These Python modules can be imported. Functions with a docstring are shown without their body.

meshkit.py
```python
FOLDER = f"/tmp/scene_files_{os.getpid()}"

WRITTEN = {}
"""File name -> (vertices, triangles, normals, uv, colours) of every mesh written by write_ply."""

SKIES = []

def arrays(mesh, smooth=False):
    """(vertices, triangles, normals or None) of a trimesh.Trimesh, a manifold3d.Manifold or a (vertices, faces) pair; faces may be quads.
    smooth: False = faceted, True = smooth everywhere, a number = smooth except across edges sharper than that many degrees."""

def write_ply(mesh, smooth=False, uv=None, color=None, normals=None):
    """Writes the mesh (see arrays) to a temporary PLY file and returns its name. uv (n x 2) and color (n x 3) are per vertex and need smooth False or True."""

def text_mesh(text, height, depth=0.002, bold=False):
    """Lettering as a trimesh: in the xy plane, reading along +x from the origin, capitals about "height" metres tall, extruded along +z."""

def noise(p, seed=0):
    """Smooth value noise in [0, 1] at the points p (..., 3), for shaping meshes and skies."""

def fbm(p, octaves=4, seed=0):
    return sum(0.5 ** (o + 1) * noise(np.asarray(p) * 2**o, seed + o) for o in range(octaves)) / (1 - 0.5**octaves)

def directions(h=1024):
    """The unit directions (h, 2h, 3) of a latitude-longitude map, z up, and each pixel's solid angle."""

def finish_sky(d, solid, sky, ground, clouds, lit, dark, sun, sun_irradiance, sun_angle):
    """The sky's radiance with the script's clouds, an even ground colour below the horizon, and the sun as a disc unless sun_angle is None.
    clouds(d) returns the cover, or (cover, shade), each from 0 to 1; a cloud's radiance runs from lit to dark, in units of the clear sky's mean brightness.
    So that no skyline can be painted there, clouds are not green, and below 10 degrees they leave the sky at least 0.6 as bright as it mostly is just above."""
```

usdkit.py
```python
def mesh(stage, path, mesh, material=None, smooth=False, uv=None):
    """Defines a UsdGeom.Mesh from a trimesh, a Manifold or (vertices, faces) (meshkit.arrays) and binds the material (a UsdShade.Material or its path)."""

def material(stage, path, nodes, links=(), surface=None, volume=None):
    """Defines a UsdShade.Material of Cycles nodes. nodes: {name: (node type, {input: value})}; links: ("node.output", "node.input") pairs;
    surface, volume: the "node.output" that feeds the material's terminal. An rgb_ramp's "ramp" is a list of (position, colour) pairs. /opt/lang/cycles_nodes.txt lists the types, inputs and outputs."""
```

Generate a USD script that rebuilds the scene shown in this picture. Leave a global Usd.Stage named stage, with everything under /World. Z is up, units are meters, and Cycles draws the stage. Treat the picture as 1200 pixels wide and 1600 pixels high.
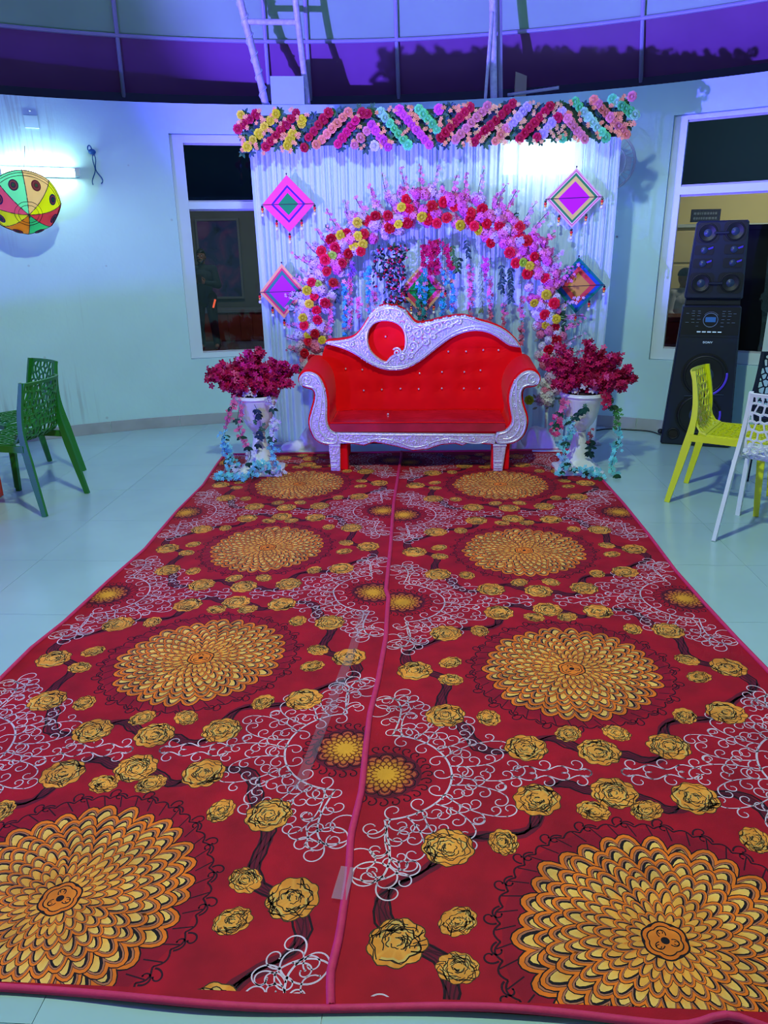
import math, random
import numpy as np
import trimesh, manifold3d as m3d
import shapely
from shapely.geometry import Polygon, LineString, Point, box as sbox
from shapely.ops import unary_union
import usdkit, meshkit
from pxr import Usd, UsdGeom, UsdLux, UsdShade, Gf, Sdf, Vt

PI = math.pi
rng = random.Random(7)
stage = Usd.Stage.CreateInMemory()
UsdGeom.SetStageUpAxis(stage, "Z")
UsdGeom.SetStageMetersPerUnit(stage, 1.0)
UsdGeom.Xform.Define(stage, "/World")
UsdGeom.Scope.Define(stage, "/World/Looks")

# ------------------------------------------------------------------ camera, sky, lights, exposure
EXPOSURE = 0.0
cam = UsdGeom.Camera.Define(stage, "/World/camera")
FOCAL_PX = 1150.0
cam.CreateHorizontalApertureAttr(36.0)
cam.CreateVerticalApertureAttr(48.0)
cam.CreateFocalLengthAttr(36.0 * FOCAL_PX / 1200.0)
cam.CreateClippingRangeAttr(Gf.Vec2f(0.05, 200.0))
cam.CreateFStopAttr(0.0)
cam.CreateExposureAttr(EXPOSURE)
# rows: camera right, down, forward in world coordinates
RIGHT = np.array([0.99846649, 0.05316407, -0.01543543])
DOWN = np.array([0.00329165, -0.33534256, -0.94209051])
FWD = np.array([-0.05526152, 0.940595, -0.33500331])
EYE = np.array([0.0, 0.0, 1.5])
M = np.eye(4)
M[0, :3], M[1, :3], M[2, :3], M[3, :3] = RIGHT, -DOWN, -FWD, EYE
cam.AddTransformOp().Set(Gf.Matrix4d(M.tolist()))

dome = UsdLux.DomeLight.Define(stage, "/World/night_sky")
dome.CreateColorAttr(Gf.Vec3f(0.10, 0.16, 0.35))
dome.CreateIntensityAttr(0.05)


def sphere_light(path, loc, radius, color, intensity, cone=None, soft=0.2, aim=None):
    l = UsdLux.SphereLight.Define(stage, path)
    l.CreateRadiusAttr(radius)
    l.CreateColorAttr(Gf.Vec3f(*color))
    l.CreateIntensityAttr(intensity)
    if cone:
        sh = UsdLux.ShapingAPI.Apply(l.GetPrim())
        sh.CreateShapingConeAngleAttr(cone)
        sh.CreateShapingConeSoftnessAttr(soft)
        d = np.asarray(aim, float) - loc
        z = -d / np.linalg.norm(d)
        x = np.cross([0, 1.0, 0.001] if abs(z[1]) < 0.9 else [0, 0, 1.0], z)
        x /= np.linalg.norm(x)
        y = np.cross(z, x)
        m = np.eye(4)
        m[0, :3], m[1, :3], m[2, :3], m[3, :3] = x, y, z, loc
        l.AddTransformOp().Set(Gf.Matrix4d(m.tolist()))
    else:
        l.AddTranslateOp().Set(Gf.Vec3d(*map(float, loc)))
    return l


# the flood lamp high over the hall, and the violet stage light standing low at the left
sphere_light("/World/hall_flood_light", (-0.4, 2.1, 4.0), 0.10, (0.95, 1.24, 0.88), 910.0, 75.0, 0.26, (-0.4, 2.1, 0.0))
sphere_light("/World/violet_stage_light", (-3.9, 1.3, 0.40), 0.08, (0.10, 0.05, 1.0), 1700.0, 75.0, 0.3, (0.2, 6.5, 2.2))
sphere_light("/World/violet_dome_light", (-3.7, 1.1, 0.45), 0.05, (0.13, 0.09, 1.0), 56000.0, 24.0, 0.42, (1.2, 7.2, 4.25))
sphere_light("/World/violet_sofa_light", (-1.9, 0.6, 0.40), 0.05, (0.17, 0.05, 1.0), 2600.0, 14.0, 0.5, (-0.15, 5.1, 0.55))


# ------------------------------------------------------------------ helpers
def lin(r, g, b):
    f = lambda c: (c / 255 / 12.92) if c / 255 <= 0.04045 else ((c / 255 + 0.055) / 1.055) ** 2.4
    return (f(r), f(g), f(b))


def material(name, color=(0.8, 0.8, 0.8), rough=0.5, metal=0.0, spec=0.5, var=0.0, scale=8.0, bump=0.0, bscale=60.0, attr=False,
             sheen=0.0, coat=0.0, emit=0.0, emit_color=None, trans=0.0, bdist=0.01, detail=4.0):
    n = {"p": ("principled_bsdf", {"roughness": rough, "metallic": metal, "specular_ior_level": spec, "sheen_weight": sheen,
                                   "coat_weight": coat, "coat_roughness": 0.15})}
    l = []
    src = None
    if attr:
        n["a"] = ("attribute", {"attribute": "Col"})
        src = "a.color"
    else:
        n["p"][1]["base_color"] = color
    if var > 0:
        n["tc"] = ("texture_coordinate", {})
        n["nz"] = ("noise_texture", {"scale": scale, "detail": detail})
        n["rp"] = ("rgb_ramp", {"ramp": [(0.25, (1 - var,) * 3), (0.75, (1 + var * 0.4,) * 3)]})
        n["mx"] = ("mix", {"mix_type": "multiply", "fac": 1.0, "color1": color})
        l += [("tc.object", "nz.vector"), ("nz.fac", "rp.fac"), ("rp.color", "mx.color2")]
        if src:
            l.append((src, "mx.color1"))
        src = "mx.color"
    if src:
        l.append((src, "p.base_color"))
    if bump > 0:
        n["tc2"] = ("texture_coordinate", {})
        n["nb"] = ("noise_texture", {"scale": bscale, "detail": 3.0})
        n["bp"] = ("bump", {"strength": bump, "distance": bdist})
        l += [("tc2.object", "nb.vector"), ("nb.fac", "bp.height"), ("bp.normal", "p.normal")]
    if emit > 0:
        n["p"][1]["emission_strength"] = emit
        n["p"][1]["emission_color"] = emit_color or color
    surf = "p.BSDF"
    if trans > 0:
        n["t"] = ("translucent_bsdf", {"color": color})
        n["mc"] = ("mix_closure", {"fac": trans})
        l += [("p.BSDF", "mc.closure1"), ("t.BSDF", "mc.closure2")]
        if src:
            l.append((src, "t.color"))
        surf = "mc.closure"
    return usdkit.material(stage, f"/World/Looks/{name}", n, l, surface=surf)


used = set()


def unique(parent, name):
    k, p = 0, f"{parent}/{name}"
    while p in used:
        k += 1
        p = f"{parent}/{name}_{k:03d}"
    used.add(p)
    return p


for _r in ("camera", "night_sky", "Looks", "hall_flood_light", "violet_stage_light", "violet_dome_light", "violet_sofa_light"):
    used.add("/World/" + _r)


def props(path, label=None, cat=None, group=None, kind=None):
    pr = stage.GetPrimAtPath(path)
    for k, v in (("label", label), ("category", cat), ("group", group), ("kind", kind)):
        if v:
            pr.SetCustomDataByKey(k, v)


def thing(name, label, cat, loc=(0, 0, 0), rot=0.0, group=None, kind=None):
    p = unique("/World", name)
    x = UsdGeom.Xform.Define(stage, p)
    x.AddTranslateOp().Set(Gf.Vec3d(*map(float, loc)))
    x.AddRotateZOp().Set(float(rot))
    props(p, label, cat, group, kind)
    return p


def put(parent, name, geo, mat, smooth=False, label=None, col=None, kind=None):
    """one Mesh prim under parent"""
    p = unique(parent, name)
    if isinstance(geo, MB):
        col = geo.colors() if geo.c else None
        geo = geo.arrays()
    if col is not None and smooth not in (False, True):
        smooth = False
    m = usdkit.mesh(stage, p, geo, mat, smooth=smooth)
    if col is not None:
        UsdGeom.PrimvarsAPI(m).CreatePrimvar("Col", Sdf.ValueTypeNames.Color3fArray, "vertex").Set(Vt.Vec3fArray.FromNumpy(np.asarray(col, np.float32)))
    if label or kind:
        props(p, label, None, None, kind)
    return p


def solo(name, geo, mat, label, cat, group=None, smooth=False, kind=None):
    p = put("/World", name, geo, mat, smooth)
    props(p, label, cat, group, kind)
    return p


class MB:
    """collects pieces of ONE part"""

    def __init__(self):
        self.v, self.f, self.c, self.n = [], [], [], 0

    def add(self, geo, col=None):
        if hasattr(geo, "to_mesh"):
            q = geo.to_mesh()
            geo = (q.vert_properties[:, :3], q.tri_verts)
        if isinstance(geo, trimesh.Trimesh):
            geo = (geo.vertices, geo.faces)
        v, f = np.asarray(geo[0], float), np.asarray(geo[1], int)
        if f.shape[1] == 4:
            f = np.vstack([f[:, [0, 1, 2]], f[:, [0, 2, 3]]])
        self.v.append(v)
        self.f.append(f + self.n)
        self.n += len(v)
        if col is not None:
            self.c.append(np.broadcast_to(np.asarray(col, float), (len(v), 3)))
        return self

    def arrays(self):
        return np.vstack(self.v), np.vstack(self.f)

    def colors(self):
        return np.vstack(self.c)


def T(geo, loc=(0, 0, 0), R=None, s=1.0):
    v, f = (geo.vertices, geo.faces) if isinstance(geo, trimesh.Trimesh) else geo
    v = np.asarray(v, float) * s
    if R is not None:
        v = v @ np.asarray(R).T
    return v + np.asarray(loc, float), f


def rotx(a): c, s = math.cos(a), math.sin(a); return np.array([[1, 0, 0], [0, c, -s], [0, s, c]])
def roty(a): c, s = math.cos(a), math.sin(a); return np.array([[c, 0, s], [0, 1, 0], [-s, 0, c]])
def rotz(a): c, s = math.cos(a), math.sin(a); return np.array([[c, -s, 0], [s, c, 0], [0, 0, 1]])


def to_dir(d, up=(0, 0, 1)):
    """rotation that takes +z to d"""
    z = np.asarray(d, float) / np.linalg.norm(d)
    x = np.cross(up, z)
    if np.linalg.norm(x) < 1e-6:
        x = np.cross([0, 1, 0], z)
    x /= np.linalg.norm(x)
    return np.stack([x, np.cross(z, x), z], 1)


def box(x0, x1, y0, y1, z0, z1, bevel=0.0):
    if bevel <= 0:
        b = trimesh.creation.box([x1 - x0, y1 - y0, z1 - z0])
        return np.array(b.vertices) + [(x0 + x1) / 2, (y0 + y1) / 2, (z0 + z1) / 2], np.array(b.faces)
    pts = []
    for X, sx in ((x0, 1), (x1, -1)):
        for Y, sy in ((y0, 1), (y1, -1)):
            for Z, sz in ((z0, 1), (z1, -1)):
                pts += [[X + sx * bevel, Y + sy * bevel, Z], [X + sx * bevel, Y, Z + sz * bevel], [X, Y + sy * bevel, Z + sz * bevel]]
    m = m3d.Manifold.hull_points(np.array(pts, float)).to_mesh()
    return m.vert_properties[:, :3], m.tri_verts


def tube(pts, r, sides=6, caps=True):
    p = np.asarray(pts, float)
    n = len(p)
    r = np.broadcast_to(r, (n,))
    t = np.gradient(p, axis=0)
    t /= np.linalg.norm(t, axis=1, keepdims=True) + 1e-12
    a = np.cross(t[0], [0, 0, 1.0] if abs(t[0][2]) < 0.9 else [1.0, 0, 0])
    A = []
    for k in range(n):
        a = a - t[k] * (a @ t[k])
        a /= np.linalg.norm(a) + 1e-12
        A.append(a)
    A = np.array(A)
    B = np.cross(t, A)
    ang = np.arange(sides) * 2 * PI / sides
    v = p[:, None] + r[:, None, None] * (np.cos(ang)[None, :, None] * A[:, None] + np.sin(ang)[None, :, None] * B[:, None])
    v = v.reshape(-1, 3)
    f = []
    for i in range(n - 1):
        for j in range(sides):
            q = (i * sides + j, i * sides + (j + 1) % sides, (i + 1) * sides + (j + 1) % sides, (i + 1) * sides + j)
            f += [[q[0], q[1], q[2]], [q[0], q[2], q[3]]]
    if caps:
        v = np.vstack([v, p[0], p[-1]])
        for j in range(sides):
            f += [[n * sides, (j + 1) % sides, j], [n * sides + 1, (n - 1) * sides + j, (n - 1) * sides + (j + 1) % sides]]
    return v, np.array(f)


def lathe(profile, seg=32):
    m = trimesh.creation.revolve(np.asarray(profile, float), sections=seg)
    return np.array(m.vertices), np.array(m.faces)


def prism(poly, depth):
    """shapely polygon -> (v, f) extruded 0..depth along z"""
    if not isinstance(poly, Polygon):
        out = MB()
        for g in poly.geoms:
            if g.area > 1e-7:
                out.add(prism(g, depth))
        return out.arrays()
    m = trimesh.creation.extrude_polygon(poly, depth, engine="earcut")
    return np.array(m.vertices), np.array(m.faces)


def upright(geo, y0=0.0):
    """xy-plane extrusion (depth along z) -> stands in the xz plane, front face at y0, depth going to +y"""
    v, f = geo
    return np.stack([v[:, 0], y0 + v[:, 2], v[:, 1]], 1), np.asarray(f)[:, ::-1]


def smooth_poly(pts, n=4, it=2):
    p = np.asarray(pts, float)
    for _ in range(it):
        q = np.roll(p, -1, axis=0)
        p = np.stack([p * 0.75 + q * 0.25, p * 0.25 + q * 0.75], 1).reshape(-1, 2)
    return Polygon(p).buffer(0)


def spline(pts, n):
    from scipy.interpolate import CubicSpline
    p = np.asarray(pts, float)
    s = np.r_[0, np.cumsum(np.linalg.norm(np.diff(p, axis=0), axis=1))]
    return CubicSpline(s, p)(np.linspace(0, s[-1], n))


def icos(r, sub=1):
    m = trimesh.creation.icosphere(sub, r)
    return np.array(m.vertices), np.array(m.faces)


# hall geometry: round hall
HC = np.array([-0.4187, 1.5133])
HR = 5.37
def on_wall(theta, z=0.0, inset=0.0):
    t = math.radians(theta)
    return np.array([HC[0] + (HR - inset) * math.sin(t), HC[1] + (HR - inset) * math.cos(t), z])


def bend(geo, r):
    """(s = degrees around, z, depth) -> ring"""
    v, f = geo
    t = np.radians(v[:, 0])
    rr = r + v[:, 1]
    return np.stack([HC[0] + rr * np.sin(t), HC[1] + rr * np.cos(t), v[:, 2]], 1), f

# ------------------------------------------------------------------ materials of the setting
def stained_wall():
    n = {"tc": ("texture_coordinate", {}), "nz": ("noise_texture", {"scale": 1.3, "detail": 4.0}), "rp": ("rgb_ramp", {"ramp": [(0.25, (.47, .71, .73)), (0.75, (.55, .82, .85))]}),
         "mp": ("mapping", {"scale": (9.0, 9.0, 0.35)}), "st": ("noise_texture", {"scale": 2.6, "detail": 5.0, "roughness": 0.65}), "sr": ("rgb_ramp", {"ramp": [(0.52, (0, 0, 0)), (0.66, (1, 1, 1))]}),
         "sx": ("separate_xyz", {}), "mx_": ("map_range", {"from_min": -2.80, "from_max": -3.15, "to_min": 0.0, "to_max": 1.0, "clamp": True}),
         "n2": ("noise_texture", {"scale": 1.1, "detail": 1.0}), "r2": ("rgb_ramp", {"ramp": [(0.42, (0, 0, 0)), (0.58, (1, 1, 1))]}),
         "m1": ("math", {"math_type": "multiply"}), "m2": ("math", {"math_type": "multiply"}), "m3": ("math", {"math_type": "multiply", "value2": 0.55}),
         "dk": ("mix", {"mix_type": "mix", "color2": (0.20, 0.24, 0.26)}), "vs": ("voronoi_texture", {"scale": 3.6}), "vr": ("rgb_ramp", {"ramp": [(0.0, (1, 1, 1)), (0.035, (1, 1, 1)), (0.05, (0, 0, 0))]}), "m4": ("math", {"math_type": "multiply", "value2": 0.4}),
         "dk2": ("mix", {"mix_type": "mix", "color2": (0.30, 0.36, 0.38)}), "b": ("bump", {"strength": 0.25, "distance": 0.004}), "nb": ("noise_texture", {"scale": 30.0}), "p": ("principled_bsdf", {"roughness": 0.55})}
    l = [("tc.object", "nz.vector"), ("nz.fac", "rp.fac"), ("tc.object", "mp.vector"), ("mp.vector", "st.vector"), ("st.fac", "sr.fac"), ("tc.object", "sx.vector"), ("sx.x", "mx_.value"),
         ("tc.object", "n2.vector"), ("n2.fac", "r2.fac"), ("sr.color", "m1.value1"), ("mx_.result", "m1.value2"), ("m1.value", "m2.value1"), ("r2.color", "m2.value2"), ("m2.value", "m3.value1"), ("m3.value", "dk.fac"), ("rp.color", "dk.color1"),
         ("tc.object", "vs.vector"), ("vs.distance", "vr.fac"), ("vr.color", "m4.value1"), ("m4.value", "dk2.fac"), ("dk.color", "dk2.color1"), ("dk2.color", "p.base_color"), ("tc.object", "nb.vector"), ("nb.fac", "b.height"), ("b.normal", "p.normal")]
    return usdkit.material(stage, "/World/Looks/stained_wall_paint", n, l, surface="p.BSDF")


M_wall_l = stained_wall()
M_wall = material("wall_paint", (0.52, 0.78, 0.81), 0.55, var=0.10, scale=1.3, bump=0.25, bscale=30.0, bdist=0.004)
M_frame = material("white_frame_paint", (0.64, 0.76, 0.82), 0.35, bump=0.1, bscale=40, bdist=0.002)
M_tile = material("floor_tile", (0.38, 0.58, 0.545), 0.20, spec=0.5, var=0.10, scale=2.2, bump=0.03, bscale=3.0, bdist=0.01)
M_tile2 = material("floor_tile_pale", (0.39, 0.59, 0.555), 0.20, spec=0.5, var=0.10, scale=1.7, bump=0.03, bscale=3.0, bdist=0.01)
M_grout = material("grout", (0.50, 0.53, 0.54), 0.8)
M_skirt = material("skirting_tile", (0.40, 0.42, 0.46), 0.35, var=0.18, scale=5)
M_dark = material("dark_metal", (0.03, 0.035, 0.05), 0.5)
M_panel = material("dome_sheet", (0.28, 0.10, 0.23), 0.38, spec=0.35, var=0.16, scale=2.0)
M_panel_hi = material("dome_sheet_upper", (0.34, 0.62, 0.27), 0.45, var=0.12, scale=1.5)
M_mull = material("grey_mullion", (0.42, 0.42, 0.46), 0.4)
M_truss = material("white_truss_paint", (0.75, 0.75, 0.80), 0.35, var=0.25, scale=30)
M_ceil = material("ceiling_paint", (0.55, 0.57, 0.62), 0.8)


def ring_slab(poly, r0, r1, step=0.22):
    """polygon in (arc metres at HR, z) -> curved slab between radii r0 < r1"""
    g = m3d.CrossSection([np.array(poly.exterior.coords)[:-1]] + [np.array(h.coords)[:-1] for h in poly.interiors], m3d.FillRule.EvenOdd)
    q = m3d.Manifold.extrude(g, r1 - r0).refine_to_length(step).to_mesh()
    v = q.vert_properties[:, :3]
    t = v[:, 0] / HR
    r = r0 + v[:, 2]
    return np.stack([HC[0] + r * np.sin(t), HC[1] + r * np.cos(t), v[:, 1]], 1), q.tri_verts[:, ::-1]


arc = lambda deg: math.radians(deg) * HR
WIN = [(-18.3, -9.0), (25.3, 35.3)]
WZ0, WZ1 = 0.60, 2.43
# curved wall, three stretches: left, middle (behind the curtain) and right, then the unseen rest of the ring
def wall_piece(name, a0, a1, label, windows=(), top=2.65):
    p = sbox(arc(a0), 0.0, arc(a1), top)
    for w in windows:
        p = p.difference(sbox(arc(w[0]), WZ0, arc(w[1]), WZ1))
    g = ring_slab(p, HR, HR + 0.16)
    return solo(name, g, M_wall_l if name == "wall_left" else M_wall, label, "wall", kind="structure", smooth=40)


wall_piece("wall_left", -75, -13.65, "curved white plastered wall with the tall narrow window beside the curtain and water stains", [(-18.3, -13.65)])
wall_piece("wall_back", -13.65, 21.5, "curved white wall hidden behind the white stage curtain", [(-13.65, -9.0)])
wall_piece("wall_right", 21.5, 75, "curved white wall with the window behind the tall black speaker", [WIN[1]])
wall_piece("wall_rear", 75, 285, "curved white wall of the hall behind the viewer")
# stub of concrete that stands up above the wall between the chords of the ladder truss
solo("pillar_stub", ring_slab(sbox(arc(-9.2), 2.652, arc(-6.3), 2.86), HR + 0.01, HR + 0.17), M_wall, "short white pillar block rising above the wall between two truss chords", "pillar", kind="structure", smooth=40)

# floor of large square tiles
fl = thing("floor", "glossy pale grey tiled floor of the round hall", "floor", kind="structure")
ang = np.linspace(0, 2 * PI, 64, endpoint=False)
disc = Polygon(np.stack([HC[0] + (HR + 0.02) * np.cos(ang), HC[1] + (HR + 0.02) * np.sin(ang)], 1))
put(fl, "screed", T(prism(disc, 0.05), (0, 0, -0.0545)), M_grout)
TX, TY, TS = -2.01, 2.84, 0.60
inner = Polygon(np.stack([HC[0] + (HR - 0.001) * np.cos(ang), HC[1] + (HR - 0.001) * np.sin(ang)], 1))
rest = []
for i in range(-10, 12):
    for j in range(-10, 10):
        x0, y0 = TX + i * TS, TY + j * TS
        sq = sbox(x0 + 0.0008, y0 + 0.0008, x0 + TS - 0.0008, y0 + TS - 0.0008)
        c = sq.intersection(inner)
        if c.is_empty or c.area < 0.004:
            continue
        seen = y0 > 0.3 and abs(x0 + 0.3) < 0.9 + 0.62 * (y0 + 0.6)
        under_carpet = x0 > -1.45 and x0 + TS < 1.1 and y0 > 1.2 and y0 + TS < 5.4
        if seen and not under_carpet:
            put(fl, "tile", T(prism(c, 0.0045), (0, 0, -0.0045)), M_tile if rng.random() < 0.5 else M_tile2)
        else:
            rest.append(c)
mb = MB()
for c in rest:
    mb.add(T(prism(c, 0.0045), (0, 0, -0.0045)))
put(fl, "tile_field", mb, M_tile, kind="stuff")

# skirting of dark grey tiles
sk = thing("baseboard_wall", "low grey tiled skirting along the curved wall", "baseboard", kind="structure")
a = -52.0
while a < 52:
    w = 6.4
    g = ring_slab(sbox(arc(a) + 0.002, 0.001, arc(a + w) - 0.002, 0.098), HR - 0.013, HR - 0.0015, 0.3)
    put(sk, "tile", g, M_skirt, smooth=40)
    a += w

# dome: dark rail, translucent sheets in a steel grid, ladder truss, rib, top
RP0, RP1, RP2 = 6.08, 5.86, 5.36
ZP0, ZP1, ZP2 = 2.80, 3.21, 4.55


def cone_quad(a0, a1, r0, z0, r1, z1, th=0.012, n=6):
    v = []
    for k in range(n + 1):
        t = math.radians(a0 + (a1 - a0) * k / n)
        for r, z in ((r0, z0), (r1, z1), (r1 + th, z1), (r0 + th, z0)):
            v.append([HC[0] + r * math.sin(t), HC[1] + r * math.cos(t), z])
    f = []
    for k in range(n):
        for q in range(4):
            i, j = k * 4 + q, k * 4 + (q + 1) % 4
            f.append([i, i + 4, j + 4, j])
    f += [[0, 1, 2, 3], [n * 4 + 3, n * 4 + 2, n * 4 + 1, n * 4]]
    return np.array(v), np.array(f)


dm = thing("ceiling", "dome of dark bluish sheets held in a grid of thin metal bars above the wall", "ceiling", kind="structure")
put(dm, "bottom_rail", cone_quad(-78, 78, RP0 - 0.03, 2.66, RP0 - 0.03, 2.83, 0.06, 60), M_dark, 40)
mull_a = [-58, -47, -36, -21.5, -9.5, -6.0, 1.6, 9.9, 21.5, 33, 44, 55]
for q in range(len(mull_a) - 1):
    a0, a1 = mull_a[q], mull_a[q + 1]
    put(dm, "panel", cone_quad(a0 + 0.05, a1 - 0.05, RP0, ZP0 + 0.03, RP1, ZP1 - 0.004), M_panel, 40)
    put(dm, "panel", cone_quad(a0 + 0.05, a1 - 0.05, RP1, ZP1 + 0.004, RP2, ZP2), M_panel_hi, 40)


def cone_pt(a, s, inset=0.0):
    """s 0 bottom, 1 at the ring bar, 2 top"""
    if s <= 1:
        r, z = RP0 + (RP1 - RP0) * s, ZP0 + (ZP1 - ZP0) * s
    else:
        r, z = RP1 + (RP2 - RP1) * (s - 1), ZP1 + (ZP2 - ZP1) * (s - 1)
    t = math.radians(a)
    return np.array([HC[0] + (r - inset) * math.sin(t), HC[1] + (r - inset) * math.cos(t), z])


for a in mull_a:
    put(dm, "mullion", tube([cone_pt(a, 0, .02), cone_pt(a, 1, .02), cone_pt(a, 2, .02)], 0.018, 8), M_mull, 40)
for q in range(len(mull_a) - 1):
    put(dm, "ring_bar", tube([cone_pt(mull_a[q] + (mull_a[q + 1] - mull_a[q]) * k / 6, 1, .025) for k in range(7)], 0.016, 8), M_mull, 40)
# cap and unseen rest of the dome
cap = trimesh.creation.cylinder(radius=RP2 + 0.05, height=0.04, sections=64)
put(dm, "dome_cap", T(cap, (HC[0], HC[1], ZP2 + 0.03)), M_ceil, 40)
put(dm, "rear_sheet", cone_quad(55.1, 301.9, RP0, ZP0 - 0.1, RP2, ZP2, 0.012, 60), M_panel_hi, 40)
put(dm, "ledge", ring_slab(sbox(arc(-78), 2.60, arc(78), 2.645), HR + 0.165, RP0 + 0.2, 0.5), M_dark)


def truss_chord(name, label, pts, r):
    return solo(name, tube(spline(pts, 18), r, 8), M_truss, label, "truss", kind="structure", smooth=50)


# ladder truss: two chords and rungs
tr = thing("ladder_truss", "white painted ladder truss rising from the wall top over the curtain", "truss", kind="structure")
wl = lambda a, z, ins: on_wall(a, z, ins)
chl = spline([wl(-9.75, 2.66, -0.08), wl(-10.2, 2.9, -0.10), wl(-10.9, 3.2, -0.06), wl(-12.0, 3.7, 0.10), wl(-13.0, 4.3, 0.5)], 22)
chr_ = spline([wl(-6.05, 2.66, -0.08), wl(-6.3, 2.95, -0.09), wl(-6.6, 3.3, -0.03), wl(-7.0, 3.8, 0.16), wl(-7.4, 4.3, 0.5)], 22)
put(tr, "chord", tube(chl, 0.030, 8), M_truss, 50)
put(tr, "chord", tube(chr_, 0.026, 8), M_truss, 50)
# cord wound round the left chord
w = []
for k in range(160):
    s = k / 159 * 20.9
    i = min(int(s), 20)
    p = chl[i] + (chl[i + 1] - chl[i]) * (s - i)
    w.append(p + 0.035 * np.array([math.cos(k * 0.55), math.sin(k * 0.55) * 0.9, 0.1]))
put(tr, "wound_cord", tube(w, 0.006, 5), M_frame, True)
for i in (7, 11, 15):
    put(tr, "rung", tube([chl[i], chr_[i] + [0, 0, chl[i][2] - chr_[i][2]]], 0.022, 8), M_truss, 50)
# single bright rib
rb = spline([wl(10.3, 2.66, -0.08), wl(10.15, 3.0, -0.06), wl(10.0, 3.4, 0.0), wl(9.8, 4.0, 0.25), wl(9.6, 4.4, 0.5)], 20)
rp = thing("dome_rib", "bright silver rib standing on the wall above the right half of the curtain", "rib", kind="structure")
put(rp, "tube", tube(rb, 0.030, 10), M_truss, 50)
put(rp, "brace", tube([wl(9.6, 2.66, -0.05), wl(10.0, 3.25, 0.0)], 0.014, 6), M_truss, 50)
put(rp, "side_plate", tube([p + np.array([0.06, 0.05, 0]) for p in rb], 0.02, 6), M_mull, 50)
# long pole lying along the wall top
solo("conduit_pipe", tube([wl(11.5, 2.675, -0.05), wl(15.8, 2.70, -0.05)], 0.012, 8), M_mull, "thin grey pipe lying on the wall top right of the silver rib", "pipe", smooth=50)


# ------------------------------------------------------------------ windows
M_glass = usdkit.material(stage, "/World/Looks/window_glass", {"t": ("transparent_bsdf", {"color": (0.80, 0.86, 0.88)}), "g": ("glossy_bsdf", {"roughness": 0.02, "color": (0.9, 0.95, 1.0)}),
                          "f": ("fresnel", {"IOR": 1.45}), "m": ("mix_closure", {})}, [("f.fac", "m.fac"), ("t.BSDF", "m.closure1"), ("g.BSDF", "m.closure2")], surface="m.closure")
M_glass_dark = usdkit.material(stage, "/World/Looks/tinted_window_glass", {"t": ("transparent_bsdf", {"color": (0.14, 0.24, 0.50)}), "g": ("glossy_bsdf", {"roughness": 0.04, "color": (0.6, 0.75, 1.0)}),
                          "f": ("fresnel", {"IOR": 1.5}), "m": ("mix_closure", {})}, [("f.fac", "m.fac"), ("t.BSDF", "m.closure1"), ("g.BSDF", "m.closure2")], surface="m.closure")


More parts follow.
